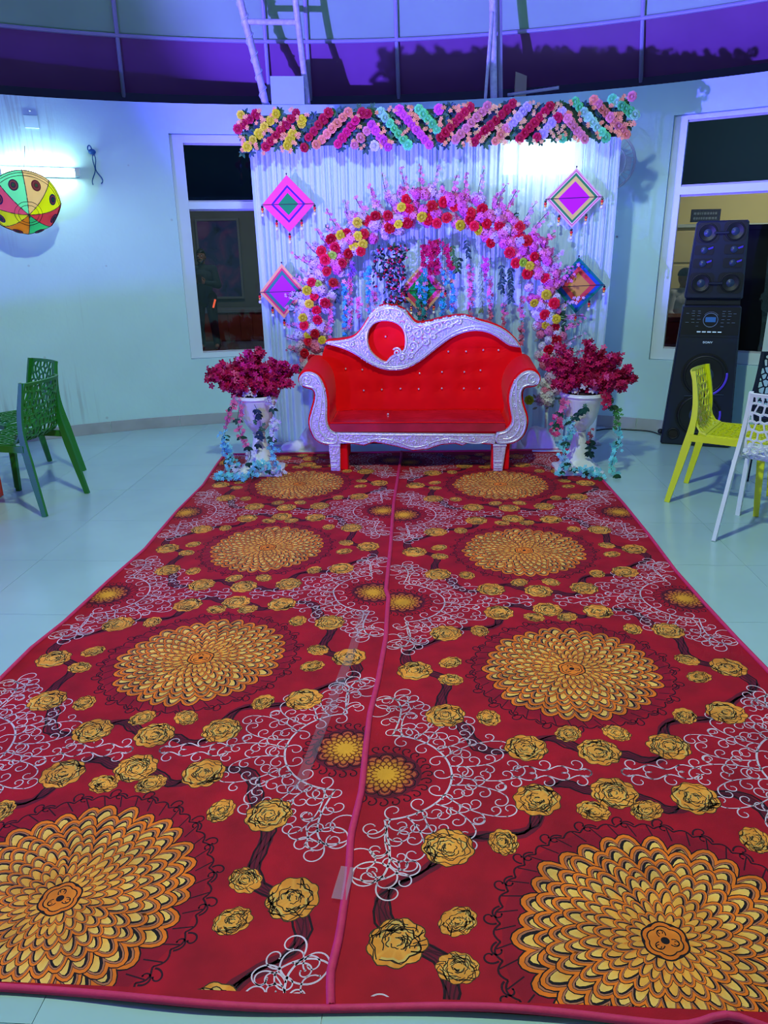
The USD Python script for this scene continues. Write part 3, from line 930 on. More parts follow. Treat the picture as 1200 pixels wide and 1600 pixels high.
CL= [(-0.875, 0.53), (-0.87, 0.727), (-0.856, 0.919), (-0.828, 1.106), (-0.767, 1.288), (-0.68, 1.422), (-0.558, 1.561), (-0.392, 1.68), (-0.207, 1.754), (-0.024, 1.78), (0.158, 1.777), (0.341, 1.74), (0.502, 1.665), (0.642, 1.568), (0.753, 1.454), (0.838, 1.311), (0.895, 1.131), (0.929, 0.947), (0.953, 0.712), (0.964, 0.519), (0.945, 0.37)]
SPR= [(0.108, 1.828, 0.122, 1.908), (0.196, 1.799, 0.214, 1.902), (0.279, 1.788, 0.292, 1.892), (0.372, 1.769, 0.377, 1.854), (0.47, 1.749, 0.505, 1.865), (0.539, 1.72, 0.546, 1.793), (0.684, 1.645, 0.721, 1.681), (0.768, 1.523, 0.835, 1.55), (0.853, 1.4, 0.912, 1.488), (0.876, 1.352, 0.963, 1.38), (0.942, 1.246, 1.017, 1.303), (0.122, 1.837, 0.126, 1.908), (0.02, 1.82, 0.024, 1.928), (-0.088, 1.813, -0.092, 1.912), (-0.176, 1.824, -0.18, 1.923), (-0.264, 1.807, -0.273, 1.889), (-0.344, 1.763, -0.372, 1.864), (-0.525, 1.684, -0.572, 1.767), (-0.474, 1.711, -0.448, 1.747), (-0.616, 1.63, -0.706, 1.659), (-0.752, 1.519, -0.826, 1.558), (-0.786, 1.434, -0.886, 1.478), (-0.821, 1.347, -0.922, 1.378), (-0.88, 1.192, -0.994, 1.203), (-0.917, 1.083, -0.979, 1.093), (-0.924, 0.951, -0.988, 0.932)]
STR= [('blue', -0.595, 1.29, -0.609, 0.875), ('pink', -0.558, 1.334, -0.57, 0.936), ('pink', -0.5, 1.176, -0.505, 1.016), ('blue', -0.418, 1.399, -0.426, 1.066), ('pink', -0.376, 1.233, -0.378, 1.115), ('violet', -0.539, 1.43, -0.543, 1.324), ('pink', -0.709, 1.129, -0.721, 0.835), ('teal', -0.048, 1.278, -0.048, 1.011), ('teal', 0.125, 1.158, 0.127, 1.029), ('teal', -0.008, 1.364, -0.007, 1.011), ('blue', 0.138, 1.372, 0.14, 1.256), ('teal', 0.12, 1.188, 0.122, 1.039), ('blue', 0.194, 1.352, 0.199, 1.058), ('pink', 0.324, 1.408, 0.332, 1.037), ('sage', 0.409, 1.406, 0.418, 1.076), ('pink', 0.471, 1.319, 0.482, 0.985), ('pink', 0.579, 1.123, 0.586, 0.949), ('pink', 0.703, 1.171, 0.72, 0.821), ('leaf', 0.554, 1.385, 0.561, 1.212), ('leaf', 0.62, 1.365, 0.629, 1.142), ('leaf', -0.663, 1.247, -0.657, 1.148), ('orchid', 0.432, 1.444, 0.437, 1.281), ('berry', -0.34, 1.522, -0.355, 1.243), ('berry', -0.279, 1.53, -0.27, 1.104), ('berry', -0.219, 1.53, -0.223, 1.123), ('berry', -0.169, 1.529, -0.182, 1.132), ('crimson', -0.008, 1.536, -0.013, 1.393), ('crimson', 0.037, 1.554, 0.033, 1.325), ('crimson', 0.081, 1.562, 0.084, 1.315), ('crimson', 0.142, 1.533, 0.184, 1.362), ('green', 0.191, 1.523, 0.219, 1.361), ('leaf', 0.295, 1.559, 0.307, 1.455), ('leaf', 0.243, 1.437, 0.239, 1.361)]
CREST= [(-0.733, 0.861), (-0.725, 0.878), (-0.625, 0.882), (-0.52, 0.902), (-0.458, 0.968), (-0.404, 1.051), (-0.361, 1.103), (-0.309, 1.127), (-0.242, 1.123), (-0.174, 1.106), (-0.123, 1.064), (-0.072, 0.998), (-0.004, 0.997), (0.148, 1.036), (0.283, 1.051), (0.368, 1.018), (0.47, 0.992), (0.572, 0.949), (0.642, 0.891), (0.687, 0.832), (0.688, 0.82), (0.619, 0.832), (0.594, 0.841), (0.489, 0.917), (0.387, 0.946), (0.285, 0.936), (0.184, 0.895), (0.082, 0.82), (-0.021, 0.736), (-0.125, 0.677), (-0.212, 0.66), (-0.317, 0.669), (-0.421, 0.717), (-0.523, 0.791), (-0.626, 0.835)]
HOLE= [(-0.282, 1.021), (-0.217, 1.007), (-0.166, 0.969), (-0.146, 0.907), (-0.15, 0.814), (-0.194, 0.789), (-0.246, 0.772), (-0.272, 0.746), (-0.29, 0.721), (-0.35, 0.756), (-0.401, 0.807), (-0.42, 0.875), (-0.416, 0.934), (-0.389, 0.984), (-0.345, 1.014)]
BTN= [(0.17, 0.791), (0.3, 0.791), (0.425, 0.8), (0.536, 0.798), (-0.593, 0.671), (-0.469, 0.663), (-0.041, 0.633), (0.125, 0.642), (0.29, 0.641), (0.409, 0.652), (-0.462, 0.508), (-0.325, 0.514), (-0.184, 0.52), (-0.048, 0.516), (0.125, 0.52), (0.289, 0.519), (0.405, 0.518), (-0.291, 0.903)]
BACKP= [(-0.769, 0.751), (-0.73, 0.861), (0.687, 0.832), (0.708, 0.755), (0.735, 0.25), (-0.769, 0.25)]
ARML= [(-0.838, 0.616), (-0.865, 0.633), (-0.874, 0.662), (-0.855, 0.704), (-0.812, 0.721), (-0.755, 0.705), (-0.713, 0.656), (-0.69, 0.582), (-0.683, 0.484), (-0.692, 0.392), (-0.684, 0.333), (-0.652, 0.295), (-0.608, 0.285), (-0.61, 0.205), (-0.678, 0.2), (-0.745, 0.214), (-0.785, 0.248), (-0.812, 0.316), (-0.816, 0.376), (-0.792, 0.451), (-0.769, 0.517), (-0.762, 0.566), (-0.777, 0.599), (-0.809, 0.608)]
ARMR= [(0.734, 0.61), (0.768, 0.622), (0.779, 0.654), (0.761, 0.699), (0.716, 0.718), (0.666, 0.706), (0.62, 0.663), (0.591, 0.607), (0.575, 0.527), (0.59, 0.445), (0.61, 0.362), (0.579, 0.312), (0.539, 0.292), (0.491, 0.287), (0.493, 0.203), (0.575, 0.203), (0.64, 0.219), (0.687, 0.262), (0.708, 0.328), (0.705, 0.395), (0.678, 0.461), (0.659, 0.526), (0.664, 0.591), (0.694, 0.61)]
APRON= [(-0.653, 0.29), (0.491, 0.275), (0.493, 0.203), (0.395, 0.211), (0.312, 0.22), (0.263, 0.198), (0.214, 0.212), (0.115, 0.204), (0.015, 0.17), (-0.084, 0.161), (-0.201, 0.192), (-0.301, 0.213), (-0.367, 0.222), (-0.435, 0.199), (-0.518, 0.213), (-0.656, 0.205)]
LEGL= [(-0.686, 0.214), (-0.602, 0.213), (-0.609, -0.004), (-0.674, -0.004)]
LEGR= [(0.48, 0.203), (0.572, 0.203), (0.551, -0.009), (0.488, -0.009)]
SEATF= [(-0.672, 0.358), (0.561, 0.354), (0.564, 0.279), (-0.674, 0.29)]


# ------------------------------------------------------------------ flower pieces
PAL = {"crimson": lin(205, 16, 66), "yellow": lin(240, 224, 40), "peach": lin(250, 150, 120), "rose": lin(232, 30, 110), "blush": lin(246, 150, 160), "white": lin(235, 235, 240),
       "orchid": lin(238, 90, 205), "mint": lin(110, 240, 150), "lilac": lin(205, 190, 240), "red": lin(214, 10, 50), "lime": lin(190, 235, 60), "pink": lin(240, 120, 160), "blue": lin(70, 185, 235),
       "teal": lin(40, 165, 160), "violet": lin(150, 90, 200), "sage": lin(150, 175, 140), "leaf": lin(44, 88, 70), "green": lin(70, 130, 60), "berry": lin(190, 20, 50)}
M_petal = material("petal_cloth", attr=True, rough=0.55, spec=0.3, var=0.12, scale=60, trans=0.25)
M_leaf = material("leaf_cloth", attr=True, rough=0.5, spec=0.35, var=0.2, scale=40, trans=0.15)
M_stem = material("wire_stem", lin(60, 80, 50), 0.6)


def rose_template():
    """unit rose facing +z: bud and three rings of cupped petals"""
    mb = MB()
    v, f = icos(0.34, 1)
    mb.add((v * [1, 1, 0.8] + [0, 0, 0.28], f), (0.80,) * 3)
    for n, r0, r1, z0, z1, sh, rot in ((5, 0.14, 0.50, 0.0, 0.56, 0.90, 0.0), (6, 0.22, 0.76, -0.06, 0.40, 1.0, 0.5), (7, 0.28, 1.0, -0.12, 0.16, 1.08, 0.2)):
        for k in range(n):
            a = (k + rot) * 2 * PI / n
            hw = PI / n * 1.25
            vs, cs = [], []
            for i in range(4):
                s = i / 3
                r = r0 + (r1 - r0) * s ** 0.8
                z = z0 + (z1 - z0) * s ** 0.7 - (0.14 * (s > 0.9))
                for j in (-1, -0.4, 0.4, 1):
                    t = a + hw * j * (1 - 0.35 * s * s if abs(j) == 1 else 1)
                    rr = r * (1 - 0.10 * abs(j) * s)
                    vs.append([rr * math.cos(t), rr * math.sin(t), z + 0.05 * (1 - abs(j)) * s])
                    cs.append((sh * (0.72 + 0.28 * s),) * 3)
            fs = [[i * 4 + j, i * 4 + j + 1, (i + 1) * 4 + j + 1, (i + 1) * 4 + j] for i in range(3) for j in range(3)]
            mb.add((np.array(vs), np.array(fs)), np.array(cs))
    return mb.arrays(), mb.colors()


ROSE, ROSE_C = rose_template()


def jitter(g, amount=0.35):
    return rotx(g.uniform(-amount, amount)) @ roty(g.uniform(-amount, amount))


TO_CAMERA = rotx(PI / 2)            # local +z becomes -y (towards the hall)


def rose(parent, loc, r, color, g, name="rose", face=None, z_up=False):
    R = (face if face is not None else TO_CAMERA) @ jitter(g) @ rotz(g.uniform(0, 6.28))
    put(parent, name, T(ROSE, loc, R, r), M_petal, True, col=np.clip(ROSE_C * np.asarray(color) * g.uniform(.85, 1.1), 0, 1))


def leaf_geo(L, w, bend_=0.25, n=4):
    """leaf along +x, flat in xy, tip drooping"""
    v = []
    for i in range(n + 1):
        s = i / n
        h = w * math.sin(PI * min(1, s * 0.95 + 0.05)) ** 0.8
        z = -bend_ * L * s * s
        v += [[L * s, -h, z], [L * s, 0, z - 0.12 * h], [L * s, h, z]]
    f = []
    for i in range(n):
        f += [[3 * i, 3 * i + 3, 3 * i + 4, 3 * i + 1], [3 * i + 1, 3 * i + 4, 3 * i + 5, 3 * i + 2]]
    return np.array(v), np.array(f)


LEAF = leaf_geo(1.0, 0.24)
# little four-petal blossom facing +z, unit radius
def blossom_geo(n=5):
    mb = MB()
    for k in range(n):
        a = k * 2 * PI / n
        c, s_ = math.cos(a), math.sin(a)
        p = np.array([[0, 0, 0], [0.55, -0.34, 0.10], [1.0, -0.18, 0.02], [1.0, 0.18, 0.02], [0.55, 0.34, 0.10]])
        v = np.stack([p[:, 0] * c - p[:, 1] * s_, p[:, 0] * s_ + p[:, 1] * c, p[:, 2]], 1)
        mb.add((v, np.array([[0, 1, 2], [0, 2, 3], [0, 3, 4]])))
    return mb.arrays()


BLOS = blossom_geo()


def rand_dir(g, towards=(0, -1, 0), spread=1.0):
    d = np.array([g.gauss(0, 1), g.gauss(0, 1), g.gauss(0, 1)])
    d = d / np.linalg.norm(d) * spread + np.asarray(towards, float)
    return d / np.linalg.norm(d)


def shade(c, g, a=0.15):
    k = 1 + g.uniform(-a, a)
    return np.clip(np.asarray(c) * k, 0, 1)


# ------------------------------------------------------------------ white pleated stage curtain
def curtain_material():
    n = {"d": ("principled_bsdf", {"base_color": (0.60, 0.78, 0.86), "roughness": 0.55, "specular_ior_level": 0.3, "sheen_weight": 0.2}),
         "t": ("translucent_bsdf", {"color": (0.86, 0.88, 0.92)}), "x": ("transparent_bsdf", {"color": (1, 1, 1)}),
         "m": ("mix_closure", {"fac": 0.24}), "m2": ("mix_closure", {"fac": 0.10})}
    return usdkit.material(stage, "/World/Looks/sheer_white_cloth", n, [("d.BSDF", "m.closure1"), ("t.BSDF", "m.closure2"), ("m.closure", "m2.closure1"), ("x.BSDF", "m2.closure2")], surface="m2.closure")


M_curtain = curtain_material()
YC = 5.86
cu = thing("stage_curtain", "wide white pleated curtain hanging behind the sofa as a stage backdrop", "curtain")


def curtain_panel(x0, x1, seed, nf):
    g = random.Random(seed)
    nx, nz = 150, 26
    ph = np.cumsum([0.35 + 1.9 * meshkit.noise(np.array([k * .11, seed * 3.7, 0.0]), seed) ** 1.6 for k in range(nx)])
    ph = ph / ph[-1] * nf * 2 * PI
    am = np.interp(np.arange(nx), np.arange(0, nx, 6), [g.uniform(0.35, 1.0) for _ in range(0, nx, 6)])
    z = np.linspace(0.025, 2.26, nz)
    X, Z = np.meshgrid(np.linspace(x0, x1, nx), z)
    d = 1 - Z / 2.26
    A = 0.011 + 0.016 * d
    Y = YC + A * am * np.sin(ph + 0.5 * np.sin(Z * 1.3 + seed)) + 0.006 * np.sin(3.1 * ph + seed) * (1 - d)
    X = X + 0.006 * np.sin(Z * 2 + ph * .2)
    v = np.stack([X, Y, Z], 2).reshape(-1, 3)
    f = [[i * nx + j, i * nx + j + 1, (i + 1) * nx + j + 1, (i + 1) * nx + j] for i in range(nz - 1) for j in range(nx - 1)]
    put(cu, "cloth_panel", (v, np.array(f)), M_curtain, True)


for i, (a_, b_, nf) in enumerate([(-1.275, -0.62, 11), (-0.63, 0.05, 10), (0.04, 0.66, 8), (0.65, 1.115, 4), (1.125, 1.375, 4)]):
    curtain_panel(a_, b_, 11 + i, nf)
put(cu, "top_pole", tube([(-1.32, YC, 2.275), (1.42, YC, 2.275)], 0.016, 8), M_mull, True)
for x in (-1.20, 1.31):
    put(cu, "stand_pole", tube([(x, YC + 0.07, 0.012), (x, YC + 0.07, 2.29)], 0.014, 8), M_mull, True)
    put(cu, "stand_foot", box(x - .10, x + .10, YC - .05, YC + .15, 0.001, 0.012, .002), M_mull)

# ------------------------------------------------------------------ flower valance on top of the curtain
ga = thing("flower_valance", "long valance of roses in slanting coloured rows along the top of the curtain", "flower garland")
M_back = material("green_backing", lin(30, 60, 54), 0.8)
YG = 5.70
g = random.Random(21)
zlo = lambda x: 2.185 + 0.012 * x
zhi = lambda x: 2.405 + (0.03 if x > 0.9 else 0.0) * (x - 0.9) / 0.5
bk = Polygon([(-1.27, 2.20), (1.36, 2.215), (1.38, 2.43), (-1.29, 2.40)])
put(ga, "backing_panel", upright(prism(bk, 0.012), YG + 0.032), M_back)
put(ga, "hanging_rail", tube([(-1.31, YG + 0.075, 2.30), (1.41, YG + 0.075, 2.31)], 0.012, 8), M_mull, True)
for x in (-1.31, 1.41):
    put(ga, "bracket", box(x - .012, x + .012, YG + .06, YC + .04, 2.293, 2.315), M_mull)
occ = []
for col, x0, z0, x1, z1, n in GAR:
    for k in range(n):
        s = 0.5 if n == 1 else k / (n - 1)
        x, z = x0 + (x1 - x0) * s, z0 + (z1 - z0) * s
        c = PAL[col]
        if col == "mint" and g.random() < .35: c = lin(170, 240, 190)
        if col == "peach" and g.random() < .3: c = PAL["blush"]
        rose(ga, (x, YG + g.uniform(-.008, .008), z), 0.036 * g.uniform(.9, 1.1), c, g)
        occ.append((x, z))
occ = np.array(occ)
# foliage and small blossoms in between
tries = 0
nl = ns = 0
while tries < 6000 and (nl < 150 or ns < 190):
    tries += 1
    x = g.uniform(-1.30, 1.41)
    z = g.uniform(zlo(x) - .01, zhi(x) + .025)
    d = np.min(np.hypot(occ[:, 0] - x, occ[:, 1] - z))
    if d < 0.026:
        continue
    if nl < 150:
        mb = MB()
        cc = lin(26, 74, 78) if g.random() < .6 else lin(40, 96, 60)
        for k in range(6):
            R = TO_CAMERA @ rotz(k * 1.05 + g.uniform(-.3, .3)) @ roty(-g.uniform(.0, .6))
            mb.add(T(LEAF, (x, YG + 0.016, z), R, g.uniform(.030, .046)), shade(cc, g))
        put(ga, "leaf_sprig", mb, M_leaf)
        nl += 1
    elif ns < 190:
        if x < -0.87 or x > -0.35 or g.random() < .25:
            mb = MB()
            cc = lin(250, 170, 110) if x < 0.3 or x > .95 else lin(240, 190, 120)
            for k in range(2):
                mb.add(T(BLOS, (x + g.uniform(-.012, .012), YG - 0.012, z + g.uniform(-.012, .012)), TO_CAMERA @ jitter(g, .5) @ rotz(g.random() * 6), 0.0145), shade(cc, g))
            put(ga, "small_blossom", mb, M_petal)
            ns += 1

# ------------------------------------------------------------------ paper kites with bead tassels
M_paper = material("kite_paper", attr=True, rough=0.5, spec=0.3, trans=0.2)
M_stick = material("bamboo_stick", lin(60, 40, 40), 0.6)
M_bead = material("bead", attr=True, rough=0.2, spec=0.6)
YK = 5.775


def kite(label, pts, bands, tassels=5, y=YK):
    """pts: left, right, top, bottom (x, z); bands: [(outer scale, colour)] from outside in"""
    l, r, t, b = [np.array(p) for p in pts]
    c = (l + r + t + b) / 4
    k = thing("paper_kite", label, "kite", (c[0], y, c[1]), 0, "paper kites hung on the curtain")
    ring = np.array([l, b, r, t]) - c
    for i, (s, col) in enumerate(bands):
        q = Polygon(ring * s)
        if i + 1 < len(bands):
            q = q.difference(Polygon(ring * bands[i + 1][0] * 0.999))
        g_ = upright(prism(q, 0.0016), 0)
        put(k, "paper_band" if i + 1 < len(bands) else "paper_centre", g_, M_paper, col=np.broadcast_to(lin(*col), (len(g_[0]), 3)))
    put(k, "cross_stick", tube([(ring[0][0] * 1.02, -.003, ring[0][1]), (ring[2][0] * 1.02, -.003, ring[2][1])], 0.0022, 6), M_stick, True)
    put(k, "spine_stick", tube([(ring[1][0], .005, ring[1][1] * 1.0), (ring[3][0], .005, ring[3][1] * 1.04)], 0.0026, 6), M_stick, True)
    put(k, "hanging_loop", T(icos(0.006, 1), (ring[3][0], -.002, ring[3][1] * 1.04)), M_stick)
    for (p, q, s) in ((0, 0, 0), (0, 1, .52), (1, 1, 0), (1, 2, .48), (2, 2, 0)):
        a0 = ring[p] + (ring[q] - ring[p]) * s
        if len(bands) and tassels:
            mb = MB()
            mb.add(tube([(a0[0], -.003, a0[1]), (a0[0], -.003, a0[1] - .074)], 0.0011, 4), lin(60, 30, 30))
            for dz, rr, cc in ((.014, .0095, (30, 24, 26)), (.031, .0115, (224, 40, 40)), (.047, .0095, (238, 160, 60)), (.070, .0125, (225, 225, 215))):
                mb.add(T(icos(rr, 1), (a0[0], -.003, a0[1] - dz)), lin(*cc))
            put(k, "bead_tassel", mb, M_bead)
    return k


kite("hot pink diamond kite with a blue band and green centre", [(-1.196, 1.827), (-.81, 1.828), (-1.005, 2.023), (-1.004, 1.636)],
     [(1.0, (255, 70, 130)), (.66, (70, 20, 190)), (.57, (250, 40, 225)), (.39, (0, 150, 60))])
kite("orange edged diamond kite with a magenta centre, low on the curtain beside the arch", [(-1.259, 1.213), (-.907, 1.218), (-1.078, 1.417), (-1.083, 1.018)],
     [(1.0, (245, 175, 90)), (.86, (225, 45, 70)), (.76, (40, 130, 90)), (.60, (190, 20, 150))])
kite("magenta centred diamond kite with yellow and green bands, under the bright lamp", [(.858, 1.827), (1.258, 1.837), (1.063, 2.027), (1.055, 1.632)],
     [(1.0, (245, 190, 190)), (.93, (235, 110, 140)), (.885, (250, 225, 215)), (.84, (60, 150, 80)), (.74, (245, 215, 110)), (.56, (225, 30, 200))])
kite("diamond kite of teal, blue and red bands round an ochre centre", [(.955, 1.222), (1.322, 1.235), (1.122, 1.43), (1.126, 1.031)],
     [(1.0, (20, 130, 120)), (.87, (40, 90, 185)), (.70, (232, 70, 80)), (.46, (225, 165, 70))])
kite("orange and pink diamond kite with a green centre, seen through the arch", [(-.205, 1.209), (.150, 1.218), (-.023, 1.405), (-.018, 1.030)],
     [(1.0, (245, 190, 140)), (.86, (236, 70, 130)), (.62, (10, 160, 80))])

# ------------------------------------------------------------------ flower arch
ar = thing("flower_arch", "tall round arch of pink, red and yellow artificial flowers standing behind the sofa", "flower arch")
YA = 5.70
cl = spline(CL, 90)
path = np.stack([cl[:, 0], np.full(90, YA + 0.03), cl[:, 1]], 1)
legl, legr = path[0], path[-1]
path = np.vstack([[[legl[0] - .01, YA + .03, 0.012]], path, [[legr[0] + .01, YA + .03, 0.012]]])
put(ar, "frame_tube", tube(path, 0.014, 8), M_frame, True)
for p in (path[0], path[-1]):
    put(ar, "foot_plate", box(p[0] - .12, p[0] + .12, YA - .10, YA + .13, 0.001, 0.013, .002), M_frame)
g = random.Random(5)
occ = np.array(ARED + AYEL)
for (x, z) in ARED:
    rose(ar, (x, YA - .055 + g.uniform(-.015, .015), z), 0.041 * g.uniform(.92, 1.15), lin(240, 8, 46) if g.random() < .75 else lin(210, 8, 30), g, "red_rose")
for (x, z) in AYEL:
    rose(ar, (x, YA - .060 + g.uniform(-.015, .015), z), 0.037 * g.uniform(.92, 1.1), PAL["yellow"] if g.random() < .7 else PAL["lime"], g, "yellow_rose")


def hydrangea(parent, loc, r, col, g, name="hydrangea"):
    mb = MB()
    n = 20
    for k in range(n):
        zz = 1 - 1.35 * (k + .5) / n
        ph = k * 2.39996 + g.uniform(-.3, .3)
        rr = math.sqrt(max(0, 1 - zz * zz))
        d = np.array([rr * math.cos(ph), rr * math.sin(ph), zz])
        d = TO_CAMERA @ d
        mb.add(T(BLOS, np.asarray(loc) + d * r * g.uniform(.75, 1.0), to_dir(d) @ rotz(g.random() * 6), r * g.uniform(.38, .5)), shade(col, g, .2))
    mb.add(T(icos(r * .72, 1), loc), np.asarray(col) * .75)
    put(parent, name, mb, M_petal)


N = 300
for k in range(N):
    s = (k + g.random()) / N * 89
    i = min(int(s), 88)
    c = cl[i] + (cl[i + 1] - cl[i]) * (s - i)
    tan = cl[min(i + 1, 89)] - cl[max(i - 1, 0)]
    tan /= np.linalg.norm(tan)
    nr = np.array([-tan[1], tan[0]])
    wdt = 0.086 + 0.034 * math.sin(PI * s / 89)
    o = g.uniform(-1, 1)
    x, z = c + nr * o * wdt
    if k < 8 or k > N - 9:
        o *= .7
    top = math.sin(PI * s / 89)
    rnd = g.random()
    if s < 18: col = ["lilac", "white", "pink", "lilac"][int(rnd * 4)]
    elif s < 40: col = ["orchid", "lilac", "pink", "lilac"][int(rnd * 4)]
    elif s < 70: col = ["orchid", "lilac", "pink", "orchid"][int(rnd * 4)]
    else: col = ["white", "lilac", "white", "pink"][int(rnd * 4)]
    cc = {"lilac": lin(228, 196, 228), "white": lin(230, 228, 230), "pink": lin(244, 136, 172), "orchid": lin(240, 104, 184)}[col]
    dmin = np.min(np.hypot(occ[:, 0] - x, occ[:, 1] - z))
    yy = YA - 0.005 - 0.03 * (1 - abs(o)) + (0.02 if dmin < .03 else 0) + g.uniform(-.012, .012)
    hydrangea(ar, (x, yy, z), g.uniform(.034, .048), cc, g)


def spray(parent, p, q, col, g, name="blossom_sprig", r=0.0165, n=14, y=0.0):
    p, q = np.asarray(p, float), np.asarray(q, float)
    mb = MB()
    side = np.cross(q - p, [0, 1, 0]); side /= np.linalg.norm(side) + 1e-9
    pts = [p + (q - p) * s + side * 0.012 * math.sin(PI * s) for s in np.linspace(0, 1, 7)]
    mb.add(tube(pts, 0.0022, 4), lin(90, 70, 60))
    for k in range(n):
        s = 0.25 + 0.75 * k / (n - 1)
        c = p + (q - p) * s + np.array([g.uniform(-1, 1), g.uniform(-1, 1), g.uniform(-1, 1)]) * r * .9
        mb.add(T(BLOS, c, to_dir(rand_dir(g, (0, -1, 0), .8)), r * g.uniform(.8, 1.25) * (1.15 - .5 * s)), shade(col, g, .2))
    put(parent, name, mb, M_petal)


for k, (x0, z0, x1, z1) in enumerate(SPR):
    c = lin(244, 130, 190) if k < 12 and k % 3 else (lin(236, 170, 215) if k < 20 else lin(215, 200, 235))
    spray(ar, (x0, YA - .03, z0), (x1, YA - .03 + g.uniform(-.04, .03), z1), c, g)
    if True:
        spray(ar, (x0 + .02, YA + .02, z0 - .02), (x1 * .4 + x0 * .6 + .03, YA + .02, z1 * .5 + z0 * .5), lin(238, 150, 205), g)
for k in range(34):
    i = 6 + int(k * 78 / 33)
    i = min(i, 88)
    tan = cl[min(i + 1, 89)] - cl[max(i - 1, 0)]
    tan /= np.linalg.norm(tan)
    nr = np.array([-tan[1], tan[0]])
    a_, L_s = cl[i] + nr * .06, g.uniform(.13, .20)
    b_ = a_ + nr * L_s + tan * g.uniform(-.05, .05) + np.array([0, .03])
    spray(ar, (a_[0], YA - .01, a_[1]), (b_[0], YA + g.uniform(-.05, .02), b_[1]), [lin(244, 130, 185), lin(232, 190, 225), lin(238, 150, 200)][k % 3], g, r=.0175, n=12)
for (x, z, a_) in ((-.98, 1.10, 3.0), (-.95, 1.19, 2.9), (.99, 1.02, .2), (1.01, .95, -.1), (1.02, .62, -.3), (.98, .56, -.6), (1.0, .70, .3), (-.95, .62, 2.8), (.62, 1.70, .6), (-.70, 1.64, 2.4)):
    mb = MB()
    for k in range(7):
        R = TO_CAMERA @ rotz(a_ + g.uniform(-1.0, 1.0)) @ roty(g.uniform(-.4, .2))
        mb.add(T(LEAF, (x, YA - .02, z), R, g.uniform(.035, .06)), shade(lin(150, 180, 160) if k % 2 else lin(40, 80, 60), g))
    put(ar, "leaf_sprig", mb, M_leaf)
for k in range(26):      # greenery tucked into the lower ends
    i = (k * 2) % 16 if k % 2 else 89 - (k * 2) % 16
    mb = MB()
    for q in range(5):
        mb.add(T(LEAF, (cl[i][0] + g.uniform(-.09, .09), YA + .01, cl[i][1] + g.uniform(-.04, .04)), TO_CAMERA @ rotz(g.random() * 6.3), .04), shade(lin(150, 170, 150), g, .3))
    put(ar, "leaf_sprig", mb, M_leaf)

# ------------------------------------------------------------------ strings of blossoms hanging inside the arch
WORD = {"blue": "light blue blossoms", "pink": "pale pink blossoms", "violet": "small violet blossoms", "teal": "teal blossoms", "sage": "pale sage leaves", "leaf": "dark oval leaves",
        "orchid": "orchid pink blossoms", "berry": "dark leaves and red berries", "crimson": "crimson blossoms", "green": "mid green leaves"}
PLACE = {}


def nth(n, of):
    names = ["first", "second", "third", "fourth", "fifth", "sixth", "seventh", "eighth"]
    return names[n] if of > 1 else "only"


